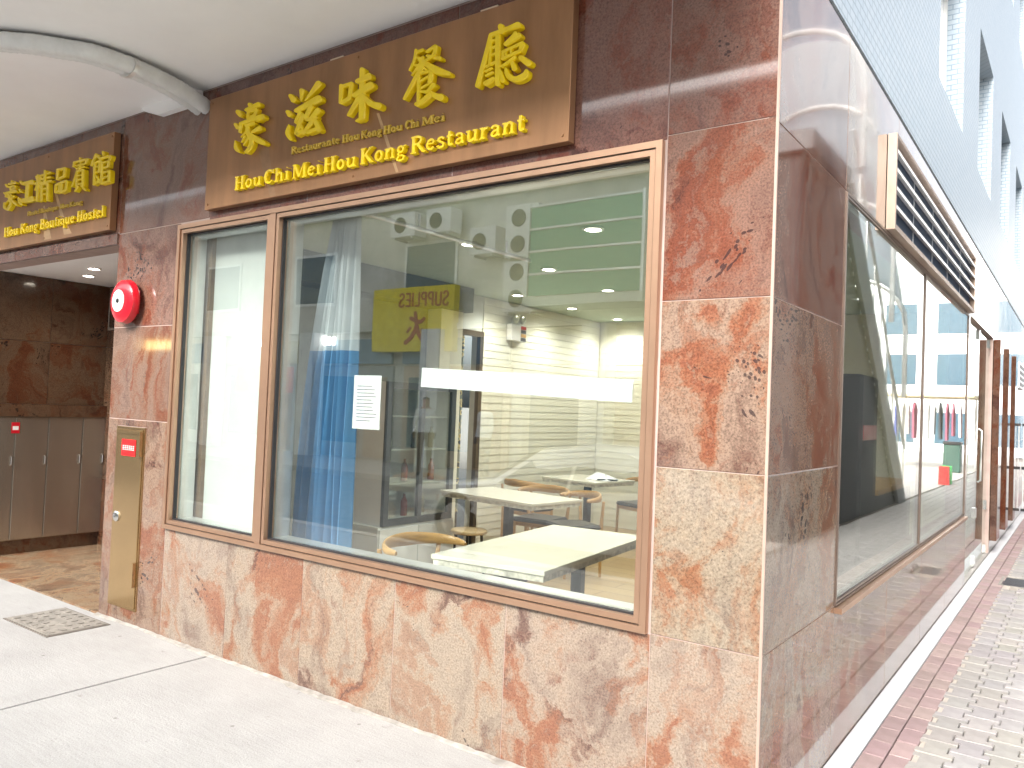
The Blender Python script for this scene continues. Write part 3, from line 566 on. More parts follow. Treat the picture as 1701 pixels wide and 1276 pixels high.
CH2 = [
 ('E', [((40, 45), [(105, 720), (130, 755)]), ((30, 36), [(70, 870), (95, 895)]), (44, [(78, 1060), (72, 1135), (112, 1168)]), (46, [(165, 705), (280, 678)]), (42, [(210, 655), (220, 690)]), (44, [(170, 765), (262, 735)]), (42, [(185, 810), (272, 785)]), (40, [(180, 765), (190, 815)]), (40, [(262, 740), (262, 790)]),
  (54, [(115, 872), (292, 832)]), ((44, 30), [(115, 872), (98, 940)]), (40, [(130, 945), (205, 905)]), (54, [(150, 905), (175, 990), (195, 1060), (132, 1168)]), ((40, 50), [(195, 985), (305, 1080)]), (38, [(255, 925), (200, 965)]), ((40, 20), [(165, 990), (85, 1065)])]),
 ('E', [((42, 54), [(378, 660), (402, 700)]), ((40, 48), [(358, 802), (388, 840)]), (46, [(345, 960), (352, 1035), (400, 1062)]), ((70, 80), [(440, 692), (580, 658)]), (70, [(495, 700), (480, 930)]), ((80, 95), [(390, 1002), (575, 950)])]),
 ('E', [(48, [(685, 550), (665, 985)]), (42, [(632, 695), (722, 645)]), (32, [(652, 570), (668, 622)]), (34, [(730, 580), (702, 640)]), (34, [(668, 700), (630, 800)]), (30, [(690, 700), (718, 765)]), (40, [(725, 552), (882, 495)]), (40, [(740, 615), (880, 572)]), (46, [(715, 685), (892, 640)]), (42, [(802, 470), (792, 660)]),
  (42, [(747, 700), (735, 980)]), (44, [(747, 702), (838, 682)]), (46, [(840, 690), (838, 970)]), (30, [(760, 785), (830, 765)]), (30, [(760, 870), (830, 850)])]),
 ('F', [(36, [(127, 332), (122, 460)]), (36, [(127, 332), (230, 310)]), (38, [(230, 312), (214, 425)]), (36, [(122, 460), (214, 425)]), (30, [(97, 540), (90, 640)]), (30, [(97, 540), (150, 516)]), (30, [(150, 516), (145, 620)]), (30, [(90, 642), (145, 620)]), (30, [(178, 508), (167, 640)]), (30, [(178, 506), (256, 484)]), (32, [(256, 486), (240, 610)]), (32, [(167, 642), (240, 610)])]),
 ('F', [(30, [(362, 240), (350, 290)]), (34, [(360, 236), (542, 198)]), (30, [(438, 182), (446, 215)]), (30, [(535, 205), (512, 250)]), (28, [(390, 282), (492, 258)]), (28, [(390, 322), (492, 296)]), (26, [(442, 240), (430, 330)]), (28, [(392, 360), (386, 560)]), (30, [(392, 360), (480, 336)]), (34, [(480, 340), (476, 555)]), (20, [(400, 422), (470, 402)]), (20, [(400, 474), (470, 456)]), (24, [(395, 535), (475, 512)]),
  ((32, 22), [(405, 560), (368, 622)]), ((26, 38), [(450, 545), (502, 602)]), ((28, 16), [(395, 350), (322, 560)])]),
 ('F', [((36, 20), [(652, 140), (590, 285)]), (30, [(660, 150), (702, 202)]), (30, [(632, 252), (620, 520)]), (28, [(632, 252), (690, 226)]), (28, [(690, 228), (686, 370)]), (22, [(640, 312), (685, 296)]), (24, [(635, 372), (685, 352)]), (32, [(612, 530), (690, 472)]), (28, [(652, 420), (692, 505)]),
  (34, [(740, 112), (746, 152)]), (34, [(720, 192), (832, 166)]), (28, [(716, 192), (706, 232)]), (28, [(832, 172), (816, 216)]), (34, [(722, 240), (715, 520)]), (28, [(722, 252), (802, 230)]), (30, [(802, 232), (796, 302)]), (28, [(722, 322), (796, 302)]), (30, [(726, 382), (816, 352)]), (32, [(816, 355), (810, 490)]), (30, [(722, 516), (810, 490)]), (24, [(730, 452), (805, 426)])]),
]
def characters(parent, data, yf, depth, org):
    for key, strokes in data:
        (a, b, c), (d, e, f) = MAP[key]; mb = MB()
        for i, (q, pts) in enumerate(strokes):
            ribbon(mb, pts, q, lambda x, y: (a*x/1000+b*y/1000+c-org[0], d*x/1000+e*y/1000+f-org[2]), yf+(i % 9)*.0006, depth-(i % 9)*.0006, .006)
        mb.build('character', GOLD, parent)
def board(label, x0, x1, z0, z1, chars, rows_):
    s = thing('sign_board', label, 'sign', (x0, 0, z0), 0, None)
    MB().box((0, -.052, 0), (x1-x0, -.004, z1-z0), 0, .002).build('plate', BRONZE, s)
    m = MB()
    for a, b in (((.004, -.05), (.012, -.004)), ((x1-x0-.012, -.05), (x1-x0-.004, -.004))): pass
    bx('back_rail', (.02, -.0035, .03), (x1-x0-.02, -.0005, z1-z0-.03), DARK, s)
    for px_ in (.03, (x1-x0)/2, x1-x0-.03):
        for pz_ in (.03, z1-z0-.03): MB().lathe([(.007, -.057), (.007, -.051)], 8, 0, 'y', (px_, 0, pz_)).build('screw', BRONZE, s)
    characters(s, chars, -.088, .0355, (x0, 0, z0))
    for text, a, b, z, h, mat, dp in rows_: word(s, text, a-x0, b-x0, z-z0, h, -.053-dp, dp, mat)
    return s
board('wide brown metal sign with five large gold characters above the shop window', -3.5, -.868, 2.684, 3.372, CH,
      [('Hou', -3.165, -2.905, 2.757, .082, GOLD, .028), ('Chi', -2.893, -2.66, 2.755, .082, GOLD, .028), ('Mei', -2.643, -2.4, 2.752, .082, GOLD, .028), ('Hou', -2.386, -2.128, 2.752, .082, GOLD, .028), ('Kong', -2.107, -1.782, 2.755, .084, GOLD, .028), ('Restaurant', -1.755, -1.073, 2.755, .086, GOLD, .028),
       ('Restaurante', -2.68, -2.286, 2.902, .042, DULLGOLD, .012), ('Hou', -2.268, -2.135, 2.899, .042, DULLGOLD, .012), ('Kong', -2.125, -1.975, 2.897, .042, DULLGOLD, .012), ('Hou', -1.965, -1.83, 2.894, .042, DULLGOLD, .012), ('Chi', -1.816, -1.722, 2.893, .042, DULLGOLD, .012), ('Mei', -1.705, -1.555, 2.892, .042, DULLGOLD, .012)])
board('smaller brown metal sign with six gold characters over the entrance', -6.60, -4.64, 2.674, 3.37, CH2,
      [('Hou', -6.29, -6.02, 2.768, .08, GOLD, .024), ('Kong', -5.99, -5.68, 2.768, .08, GOLD, .024), ('Boutique', -5.65, -5.10, 2.768, .08, GOLD, .024), ('Hostel', -5.07, -4.68, 2.768, .08, GOLD, .024),
       ('Hostel', -5.91, -5.7, 2.905, .036, DULLGOLD, .012), ('Boutique', -5.68, -5.4, 2.903, .036, DULLGOLD, .012), ('Hou', -5.37, -5.24, 2.901, .036, DULLGOLD, .012), ('Kong', -5.22, -5.03, 2.899, .036, DULLGOLD, .012)])
# pale streaks, thin strips of paler bronze laid on the two sign plates
PALEBRONZE = M('pale_bronze', (.52, .34, .18), .35, .4, .2, 9); PALEBRONZE2 = M('slightly_pale_bronze', (.36, .21, .115), .36, .5, .25, 9)
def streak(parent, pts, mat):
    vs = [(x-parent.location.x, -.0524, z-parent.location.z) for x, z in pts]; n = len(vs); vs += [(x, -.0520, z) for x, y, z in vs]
    MB().add(vs, [tuple(range(n)), tuple(range(n, 2*n))[::-1]]+[(i, (i+1) % n, n+(i+1) % n, n+i) for i in range(n)]).build('pale_streak', mat, parent)
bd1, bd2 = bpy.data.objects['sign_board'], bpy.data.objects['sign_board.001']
streak(bd1, [(-2.028, 3.016), (-2.01, 3.014), (-1.948, 2.89), (-1.855, 2.69), (-1.872, 2.69), (-1.97, 2.89)], PALEBRONZE)
streak(bd1, [(-2.99, 2.98), (-2.9, 2.985), (-2.81, 2.69), (-2.86, 2.69), (-2.93, 2.83)], PALEBRONZE2)
streak(bd2, [(-5.665, 2.96), (-5.64, 2.96), (-5.5, 2.69), (-5.62, 2.69)], PALEBRONZE)
streak(bd2, [(-5.5, 3.06), (-5.47, 3.06), (-5.3, 2.82), (-5.18, 2.70), (-5.3, 2.70), (-5.36, 2.82)], PALEBRONZE)
# fire bell
b_ = thing('fire_bell', 'round red fire alarm bell with white centre on the granite pillar', 'alarm bell', (-4.36, 0, 2.155))
bx('back_box', (-.08, -.035, -.08), (.08, -.001, .08), REDP, b_)
MB().lathe([(.148, -.036), (.152, -.042), (.152, -.052), (.142, -.083), (.118, -.098), (.08, -.104), (.04, -.105)], 40, 0, 'y').build('gong', REDP, b_, True)
MB().lathe([(.074, -.1062), (.074, -.109), (.02, -.1095)], 32, 0, 'y').build('disc', WHITEP, b_, True)
MB().lathe([(.016, -.1098), (.016, -.116), (.006, -.118)], 12, 0, 'y').build('bolt', BLACKP, b_, True)
# fire hose cabinet
c_ = thing('hose_cabinet', 'narrow brass cabinet door with red label set in the granite pillar', 'cabinet', (-4.295, 0, .1))
m = MB(); frame_ring(m, -.178, .178, .0, 1.21, .012, -.006, .05, 0, False); m.build('frame', BRASS, c_)
d = MB().box((-.163, -.014, .014), (.163, .02, 1.196), 0, .003).build('door', BRASS, c_)
MB().lathe([(.036, -.0145), (.036, -.022), (.026, -.03), (.014, -.031)], 20, 0, 'y', (-.105, 0, .60)).build('lock', CHROME, d, True)
bx('keyhole', (-.112, -.0335, .597), (-.098, -.031, .603), DARK, d)
for z in (.16, 1.02): bx('hinge', (.142, -.034, z), (.166, -.0145, z+.16), BRASS, d)
bx('top_trim', (-.15, -.024, 1.165), (.15, -.0145, 1.186), BRASS, d)
lb = bx('red_label', (-.085, -.0175, 1.015), (.09, -.0148, 1.125), M('red_plastic', (.72, .012, .014), .35), d)
k = 0
for cx0 in (-.07, -.045, -.02, .006, .03, .056):
    m = MB()
    for a, b in (((0, 0), (.017, .0035)), ((0, .013), (.017, .0165)), ((0, .0265), (.017, .03)), ((.0065, .004), (.0105, .0125)), ((.0065, .017), (.0105, .026))): m.box((cx0+a[0], -.0182, 1.054+a[1]), (cx0+b[0], -.0176, 1.054+b[1]))
    m.build('print', WHITEP, d)
# pipe bundle under the canopy ceiling
pp = thing('pipe_bundle', 'pale grey wrapped pipes strapped under the white canopy ceiling', 'pipe', (-3.66, -.01, 3.3))
path = [(-.008, .019, .07), (.045, -.172, .095), (.073, -.382, .11), (.075, -.568, .117), (.05, -.73, .117), (-.03, -.85, .117), (-.114, -.965, .117), (-.23, -1.068, .117), (-.41, -1.29, .117), (-.5, -1.345, .117)]
def wob(dx, dz, r):
    P = smooth_line([(x+dx, y, z+dz) for x, y, z in path], 14); n = len(P)
    MB().tube(P, [r*(1+.035*math.sin(i*1.9)+.03*random.random()) for i in range(n)], 12).build('pipe', PVC, pp, True)
wob(.044, -.002, .046); wob(-.042, .002, .042)
P = smooth_line(path, 14); q = P[38]
MB().lathe([(.09, -.012), (.095, -.012), (.095, .012), (.09, .012)], 24, 0, 'y').build('strap', ALU, pp, True, loc=(q[0]+.005, q[1], q[2]-.005)).scale = (1, 1, .56)
# small tags along the top of the big sign board are its brackets
for x in (-2.36, -.98-.35): bx('bracket', (x-.05, -.046, 3.3725), (x+.05, -.02, 3.382), M('pale_bracket', (.66, .52, .38), .4), [o for o in B.children][0] if False else bpy.data.objects['sign_board'], loc=(3.5, 0, -2.684))

# ------------------------------------------------------------------ the dining room behind the window
bx('dining_room_floor', (-4.9, .165, -.1), (-.165, 7.0, .004), INFLOOR, kind='structure')
bx('dining_room_ceiling', (-4.9, .165, 2.752), (-.165, 7.0, 2.85), INCEIL, kind='structure')
def lap_wall(name, axis, fixed, u0, u1, z0, z1, sgn):
    m = MB(); n = int((z1-z0)/.082); h = (z1-z0)/n
    for k in range(n):
        a, b = z0+k*h, z0+(k+1)*h-.006; t0, t1 = fixed+sgn*.011, fixed+sgn*.007
        pr = [(fixed, a), (t0, a), (t0-sgn*.002, (a+b)/2), (t1, b), (fixed, b)]
        vs = [((u, p, z) if axis == 'y' else (p, u, z)) for u in (u0, u1) for p, z in pr]
        m.add(vs, [(0, 1, 2, 3, 4), (9, 8, 7, 6, 5)]+[(i, (i+1) % 5, 5+(i+1) % 5, 5+i) for i in range(5)])
        m.box(*(((u0, fixed, b), (u1, fixed+sgn*.003, b+.006)) if axis == 'y' else ((fixed, u0, b), (fixed+sgn*.003, u1, b+.006))))
    return m
room = bx('dining_room_wall', (-4.9, 6.62, .005), (-.165, 6.75, 2.75), CREAM, kind='structure')
bx('left_wall', (-4.62, 4.02, .005), (-4.478, 6.618, 2.75), CREAM, room)
lap_wall('p', 'x', -4.476, 4.02, 6.6, .006, 2.748, 1).build('wall_cladding', CREAM, room)
lap_wall('p', 'y', 6.617, -4.455, -.17, .006, 2.748, -1).build('wall_cladding', CREAM, room)
bx('service_wall', (-4.62, .17, .005), (-4.478, 3.62, 2.75), M('dark_green_grey_wall', (.20, .22, .205), .5), room)
bx('lintel', (-4.62, 3.622, 2.36), (-4.478, 4.018, 2.75), GREYW, room)
bx('ceiling_beam', (-4.47, .17, 2.50), (-4.2, 3.5, 2.75), M('dark_service_beam', (.10, .11, .10), .6), room)
d = MB()
for a, b in (((-4.5, 3.622, .005), (-4.45, 3.68, 2.36)), ((-4.5, 3.96, .005), (-4.45, 4.018, 2.36)), ((-4.5, 3.68, 2.30), (-4.45, 3.96, 2.36))): d.box(a, b)
d.build('door_frame', M('dark_brown_wood', (.07, .05, .03), .4), room)
def floral():
    m, t, b, N, L = nodes('gold_floral_cloth'); tc = N('ShaderNodeTexCoord'); v = N('ShaderNodeTexVoronoi'); v.inputs['Scale'].default_value = 14; L(tc.outputs['Object'], v.inputs['Vector'])
    n = N('ShaderNodeTexNoise'); n.inputs['Scale'].default_value = 22; n.inputs['Detail'].default_value = 4; L(tc.outputs['Object'], n.inputs['Vector'])
    a = N('ShaderNodeMath'); L(v.outputs[0], a.inputs[0]); L(n.outputs[0], a.inputs[1]); r = ramp(N, [(.0, (.04, .05, .07)), (.78, (.05, .06, .08)), (.82, (.55, .40, .12)), (.95, (.75, .66, .42)), (1, (.2, .22, .2))]); L(a.outputs[0], r.inputs[0]); L(r.outputs[0], b.inputs['Base Color']); b.inputs['Roughness'].default_value = .8
    return m
m = MB(); cols = [(-4.44+.018*math.sin(i*1.5), 3.46+i*.02) for i in range(12)]
vs = [(x, y, z) for z in (.4, 2.28) for x, y in cols]+[(x-.004, y, z) for z in (.4, 2.28) for x, y in cols]; n = 12
m.add(vs, [(i, i+1, n+i+1, n+i) for i in range(n-1)]+[(2*n+i+1, 2*n+i, 3*n+i, 3*n+i+1) for i in range(n-1)]+[(i, 2*n+i, 2*n+i+1, i+1) for i in range(n-1)])
m.build('floral_curtain', floral(), smooth=True, label='narrow dark curtain with gold flowers hanging beside the inner doorway', cat='curtain')
cl = bx('corner_column', (-4.46, 3.1, .005), (-4.28, 3.44, 2.75), CREAM, label='square cream column between fridge and floral curtain', cat='column')
# low cabinet with a glass door fridge on top
lc = thing('low_cabinet', 'white low cabinet under the glass fridge in the dining room', 'cabinet', (-4.2, 2.55, .005))
bx('body', (-.26, -.5, 0), (.22, .5, .46), BOARD, lc)
for y0, y1 in ((-.49, -.005), (.005, .49)): bx('door', (.22, y0, .02), (.235, y1, .44), BOARD, lc)
fr = thing('display_fridge', 'glass door fridge with dark frame standing on the white cabinet', 'fridge', (-4.2, 2.55, .467))
m = MB()
for a, b in (((-.26, -.46, 0), (-.22, .46, 1.26)), ((-.22, -.46, 0), (.2, -.42, 1.26)), ((-.22, .42, 0), (.2, .46, 1.26)), ((-.22, -.42, 0), (.2, .42, .05)), ((-.22, -.42, 1.2), (.2, .42, 1.26))): m.box(a, b)
m.build('body', WHITEP, fr)
m = MB(); 
for a, b in (((.2, -.46, 0), (.235, -.40, 1.26)), ((.2, .40, 0), (.235, .46, 1.26)), ((.2, -.4, 0), (.235, .4, .06)), ((.2, -.4, 1.2), (.235, .4, 1.26)), ((.2, -.025, .06), (.235, .025, 1.2))): m.box(a, b)
m.build('door_frame', M('dark_grey_frame', (.07, .075, .075), .4), fr)
bx('door_pane', (.212, -.4, .06), (.22, .4, 1.2), GLASS, fr)
for z in (.35, .65, .95): bx('shelf', (-.21, -.41, z), (.17, .41, z+.012), ALU, fr)
for k in range(9):
    MB().lathe([(.03, 0), (.032, .01), (.032, .13), (.012, .17), (.012, .2)], 10).build('bottle', M('bottle_%d' % k, random.choice([(.05, .12, .05), (.3, .05, .03), (.35, .3, .2), (.1, .06, .03)]), .15), None, True, loc=(-4.2+.02+(k % 2)*.06, 2.55-.34+(k % 3)*.3+.05*(k // 3), .467+(.05, .362, .662)[k//3]), label=('left', 'middle', 'right')[k % 3]+' bottle on the '+('bottom', 'second', 'upper')[k//3]+' shelf of the glass door fridge', cat='bottle', group='bottles in the fridge')
# tables
def table(label, x, y, rz, sx, sy, ped):
    t = thing('dining_table', label, 'table', (x, y, .005), rz, 'dining tables')
    MB().box((-sx/2, -sy/2, .722), (sx/2, sy/2, .748), 0, .003).build('tabletop', MARBLE, t)
    m = MB(); e = .004
    for a, b in (((-sx/2+.01, -sy/2+.01, .69), (sx/2-.01, -sy/2+.03, .7215)), ((-sx/2+.01, sy/2-.03, .69), (sx/2-.01, sy/2-.01, .7215)), ((-sx/2+.01, -sy/2+.03, .69), (-sx/2+.03, sy/2-.03, .7215)), ((sx/2-.03, -sy/2+.03, .69), (sx/2-.01, sy/2-.03, .7215))): m.box(a, b)
    m.build('apron', MARBE, t)
    for (px_, py_) in ped:
        MB().box((px_-.035, py_-.035, .03), (px_+.035, py_+.035, .69), 0, .004).build('post', BLACKP, t)
        m = MB().box((px_-.24, py_-.03, .0), (px_+.24, py_+.03, .029), 0, .004); m.box((px_-.03, py_+.031, 0), (px_+.03, py_+.24, .028), 0, .004); m.box((px_-.03, py_-.24, 0), (px_+.03, py_-.031, .028), 0, .004)
        m.build('base', BLACKP, t)
table('long white marble table right behind the front window', -1.62, 1.10, R(6), .68, 1.44, [(0, -.38), (0, .42)])
table('white marble table in the middle of the room beside the stool', -3.31, 3.03, R(-8), 1.16, .66, [(0, 0)])
table('white marble table farthest from the window by the cream wall', -3.78, 5.25, R(-10), .82, .72, [(0, 0)])
def make_chair():
    c = thing('wooden_chair', 'x', 'chair', (0, 0, .005), 0, 'bentwood chairs in the dining room')
    MB().box((-.21, -.2, .43), (.21, .2, .475), 0, .018).build('seat', SEATB, c)
    for sx in (-1, 1):
        MB().tube([(sx*.2, -.18, 0), (sx*.19, -.17, .44)], [.013, .018], 8).build('leg', WOOD, c, True)
        MB().tube([(sx*.2, .19, 0), (sx*.195, .19, .45), (sx*.225, .19, .70)], [.013, .018, .014], 8).build('leg', WOOD, c, True)
    m = MB()
    for a, b in (((-.19, -.175, .39), (.19, -.155, .43)), ((-.19, .165, .39), (.19, .185, .43)), ((-.195, -.155, .39), (-.175, .165, .43)), ((.175, -.155, .39), (.195, .165, .43))): m.box(a, b)
    m.build('seat_rail', WOOD, c)
    pts = [(.27*math.sin(R(a)), .04+.19*math.cos(R(a)), .715+.018*math.cos(R(a))) for a in range(-105, 106, 15)]
    P = smooth_line(pts, 3); n = len(P); m = MB(); vs = []
    for i, p in enumerate(P):
        u = 1-abs(2*i/(n-1)-1); hh = .012+.030*u**.7; th = .011+.006*u; d = Vector((p[0], p[1]-.04, 0)).normalized()
        for k in range(10):
            a = 2*math.pi*k/10; vs.append((p[0]+d.x*th*math.cos(a), p[1]+d.y*th*math.cos(a), p[2]+hh*math.sin(a)))
    m.add(vs, [(i*10+k, i*10+(k+1) % 10, (i+1)*10+(k+1) % 10, (i+1)*10+k) for i in range(n-1) for k in range(10)]+[tuple(range(10)), tuple(range((n-1)*10, n*10))])
    m.build('back_rail', WOOD, c, True)
    return c
def copy_tree(o):
    c = o.copy(); col.objects.link(c)
    for ch in o.children:
        k = ch.copy(); col.objects.link(k); k.parent = c
    return c
chairs = [(-2.12, .62, R(82), 'pale wooden chair at the left end of the window table'), (-3.42, 3.72, R(4), 'wooden chair behind the middle table, left of the pair'), (-2.98, 3.62, R(-30), 'wooden chair behind the middle table, right of the pair'),
          (-3.35, 5.75, R(-20), 'wooden chair beside the farthest table'), (-4.0, 4.35, R(170), 'wooden chair in front of the farthest table by the cream wall')]
c0 = make_chair()
for i, (x, y, rz, lab) in enumerate(chairs):
    c = c0 if i == 0 else copy_tree(c0); c.location = (x, y, .005); c.rotation_euler = (0, 0, rz); c['label'] = lab
    if i == 4: pass
s = thing('round_stool', 'round wooden stool with dark legs left of the middle table', 'stool', (-3.48, 2.66, .005))
s.location = (-3.42, 2.6, .005)
MB().lathe([(.15, .43), (.16, .437), (.16, .455), (.152, .462)], 28).build('seat', M('pale_wood', (.58, .42, .22), .4), s, True)
for k in range(4):
    a = R(45+90*k); MB().tube([(.15*math.cos(a), .15*math.sin(a), 0), (.11*math.cos(a), .11*math.sin(a), .43)], .012, 8).build('leg', BLACKP, s, True)
MB().tube([(.135*math.cos(R(t)), .135*math.sin(R(t)), .16) for t in range(0, 361, 20)], .007, 6).build('foot_ring', BLACKP, s, True)
m = MB(); m.add([(-.15, -.12, 0), (.16, -.14, 0), (.17, .12, 0), (-.14, .13, 0), (-.05, -.03, .085), (.05, -.02, .07), (.03, .05, .06), (-.05, .05, .07)], [(3, 2, 1, 0), (0, 1, 5, 4), (1, 2, 6, 5), (2, 3, 7, 6), (3, 0, 4, 7), (4, 5, 6, 7)])
nk = m.build('folded_cloth', PAPER, loc=(-3.6, 5.25, .756), label='crumpled white cloth with dark band on the farthest table', cat='cloth')
MB().tube([(.02, -.135, .006), (.1, -.12, .012), (.18, -.06, .008), (.19, .03, .006)], .008, 6).build('band', BLACKP, nk)
# emergency light
el = thing('emergency_light', 'white twin-head emergency light on the cream wall', 'emergency light', (-4.46, 4.6, 2.36))
bx('box', (.0, -.16, -.05), (.07, .14, .14), WHITEP, el, .006)
for y in (-.08, .06):
    MB().lathe([(.02, .0), (.05, .05), (.052, .065), (.04, .068)], 16, 0, 'x', (.01, y, .2)).build('lamp_head', CHROME, el, True)
    MB().tube([(.02, y, .14), (.02, y, .2)], .008, 6).build('stalk', WHITEP, el)
for k, mt in enumerate((BLACKP, M('amber', (.6, .3, .02), .4), BLACKP, REDP)): bx('stripe', (.0705, .03, -.045+k*.045), (.072, .135, -.045+k*.045+.04), mt, el)
# downlights in the dining room
for i, (x, y, lab) in enumerate(((-1.735, 1.66, 'big bright downlight nearest the window'), (-2.81, 1.69, 'bright downlight above the curtain rail'), (-2.84, 2.82, 'downlight between the two bright ones and the back row'), (-2.94, 4.05, 'downlight in the third row, right'),
        (-4.02, 4.02, 'downlight above the emergency light'), (-4.03, 5.15, 'downlight in the fourth row by the cream wall'), (-4.03, 6.28, 'downlight in the last row by the back wall'), (-1.75, 4.05, 'downlight near the side window, third row'), (-1.75, 2.85, 'downlight near the side window, second row'))):
    downlight(x, y, 2.752, 28, lab+' in the dining room ceiling', 'dining room downlights', .055)
# curtain on its rail
def curtain_mat():
    m, t, b, N, L = nodes('two_tone_curtain'); tc = N('ShaderNodeTexCoord'); sx = N('ShaderNodeSeparateXYZ'); L(tc.outputs['Object'], sx.inputs[0])
    r = ramp(N, [(0, (.06, .20, .40)), (.612, (.50, .54, .57))], 'CONSTANT'); mr = N('ShaderNodeMapRange'); mr.inputs[1].default_value = 0; mr.inputs[2].default_value = 3; L(sx.outputs[2], mr.inputs[0]); L(mr.outputs[0], r.inputs[0])
    L(r.outputs[0], b.inputs['Base Color']); b.inputs['Roughness'].default_value = .85; b.inputs['Sheen Weight'].default_value = .3
    return m
m = MB(); NX, NZ = 90, 24; vs = []
for j in range(NZ+1):
    z = .06+2.57*j/NZ; t = j/NZ
    xl = -3.02+.26*t**2.2; xr = -2.50-.04*t
    for i in range(NX+1):
        u = i/NX; amp = .022+.028*(1-t)+(.012*math.sin(7*u+3)); x = xl+(xr-xl)*u
        vs.append((x, .34+amp*math.sin(u*52+.6*math.sin(3*u+t*2))+.012*math.sin(u*17+t*5), z))
m.add(vs, [(j*(NX+1)+i, j*(NX+1)+i+1, (j+1)*(NX+1)+i+1, (j+1)*(NX+1)+i) for j in range(NZ) for i in range(NX)])
cu = m.build('window_curtain', curtain_mat(), smooth=True, label='pale grey and blue curtain drawn back behind the front window', cat='curtain')
md = cu.modifiers.new('cloth_thickness', 'SOLIDIFY'); md.thickness = .003
cr = thing('curtain_rail', 'white ceiling curtain rail running back from the window', 'curtain rail', (-2.6, .35, 2.66))
MB().tube([(-.7, 0, 0), (0, 0, 0), (.05, .1, 0), (.1, 1.7, 0)], .014, 8).build('rail', ALU, cr, True)
for p in ((-.5, 0, 0), (.06, .5, 0), (.09, 1.4, 0)): MB().tube([p, (p[0], p[1], .092)], .008, 6).build('hanger', ALU, cr)
# boards and posts behind the left pane
bx('white_screen', (-3.735, .20, .3), (-2.99, .24, 2.7), BOARD, label='tall white board standing behind the narrow left pane', cat='board')
bx('brown_post', (-3.80, .17, .005), (-3.735, .235, 2.75), BROWNPOST, label='brown post at the left edge of the narrow pane', cat='post')
bx('brown_pillar', (-2.985, .17, .005), (-2.95, .24, 2.75), BROWNPOST, label='brown post just right of the window mullion', cat='post')
bx('white_strip_panel', (-3.08, .27, .005), (-2.985, .30, 2.7), BOARD, label='white panel standing between mullion and curtain', cat='board')
# paper on the glass
nt_ = thing('paper_notice', 'white printed paper notice taped inside the big window pane', 'notice', (-2.107, .05, 1.54), 0)
bx('sheet', (-.1, -.0025, -.137), (.1, -.001, .143), PAPER, nt_)
for k in range(11): bx('print_line', (-.075, -.0031, .085-k*.018), (.03+.045*random.random(), -.0026, .089-k*.018), INK, nt_)
st2 = MB().box((-.58, -.0012, -.047), (.58, .0012, .047)).build('paper_banner', PAPER, label='long blank white paper strip stuck across the big pane', cat='paper strip', loc=(-1.152, .0485, 1.656)); st2.rotation_euler = (0, R(2.2), 0)
# service side near the alley window
cb = thing('black_appliance', 'tall black upright machine standing inside the alley window', 'appliance', (-.55, 3.0, .005))
bx('body', (-.28, -.25, .0), (.28, .25, 1.86), BLACKP, cb, .02)
bx('red_band', (.2805, -.2, 1.42), (.284, .2, 1.52), REDP, cb)
sh = thing('side_counter', 'wooden counter with pale base inside the alley window', 'counter', (-.6, 4.3, .005))
bx('top', (-.3, -.8, 1.0), (.3, .8, 1.04), WOOD, sh, .004); bx('base', (-.26, -.78, 0), (.26, .78, .999), M('dark_counter_base', (.05, .045, .04), .5), sh)
sn = bx('clear_bottle', (0, 0, 0), (.001, .001, .001), WHITEP) if False else MB().lathe([(.045, 0), (.05, .02), (.05, .12), (.018, .19), (.018, .24)], 16).build('white_bottle', WHITEP, None, True, loc=(-.52, .24, .005+.69), label='small white bottle on the sill at the right corner of the big pane', cat='bottle')
bx('inner_sill', (-3.83, .161, .60), (-.445, .36, .694), GREYW, B)

# ------------------------------------------------------------------ across the street (seen mirrored in the panes)
op = thing('opposite_building', 'weathered beige building across the street mirrored in the window', 'building', (-10, -12.2, 0))
OPW = M('weathered_beige_wall', (.62, .60, .55), .8, var=.25, scale=1.2)
bx('wall', (-32, -6, -.1), (16, 0, 8.2), OPW, op)
for k in range(12):
    x = -30+k*3.8
    f = bx('shopfront', (x, .002, 0), (x+3.4, .08, 2.5), M('shop_%d' % k, random.choice([(.5, .48, .42), (.62, .6, .56), (.25, .27, .28), (.55, .42, .3)]), .4), op)
    bx('shop_glass', (x+.2, .08, .4), (x+2.2, .1, 2.2), WINBLUE, f); bx('door', (x+2.4, .08, .05), (x+3.2, .11, 2.2), BROWNPOST, f)
    fa = bx('fascia', (x, .082, 2.55), (x+3.4, .16, 3.2), M('fascia_%d' % k, random.choice([(.6, .6, .58), (.4, .06, .05), (.5, .45, .3), (.1, .2, .3)]), .4), op)
for fl in range(1):
    for k in range(10):
        x = -30+k*4.4; z = 4.2+fl*3.2
        f = bx('window', (x, .002, z), (x+1.8, .05, z+1.5), ALU, op); bx('pane', (x+.08, .05, z+.08), (x+1.72, .06, z+1.42), WINBLUE, f)
for fl in range(2): bx('ledge', (-32, .002, 3.4+fl*3.2), (16, .25, 3.55+fl*3.2), GREYW, op)
for k in range(9):
    bx('arcade_column', (-30+k*4.6, .17, -.02), (-29.4+k*4.6, .6, 3.38), M('pale_column_paint', (.72, .73, .72), .6), op)
def ac_unit(x, z, w_, h_, lab):
    t = thing('air_conditioner', lab, 'air conditioner', (x, -12.0, z), 0, 'air conditioners across the street')
    bx('case', (-w_/2, -.04, 0), (w_/2, .4, h_), WHITEP, t, .01)
    for k in range(max(1, round(h_/.6))):
        MB().lathe([(.2, .401), (.2, .415), (.16, .416)], 20, 0, 'y', (-.08, 0, .3+k*.6)).build('fan_grille', DARK, t)
    for s_ in (-1, 1): bx('bracket', (s_*w_*.35-.02, -.1, -.05), (s_*w_*.35+.02, .38, -.001), ALU, t)
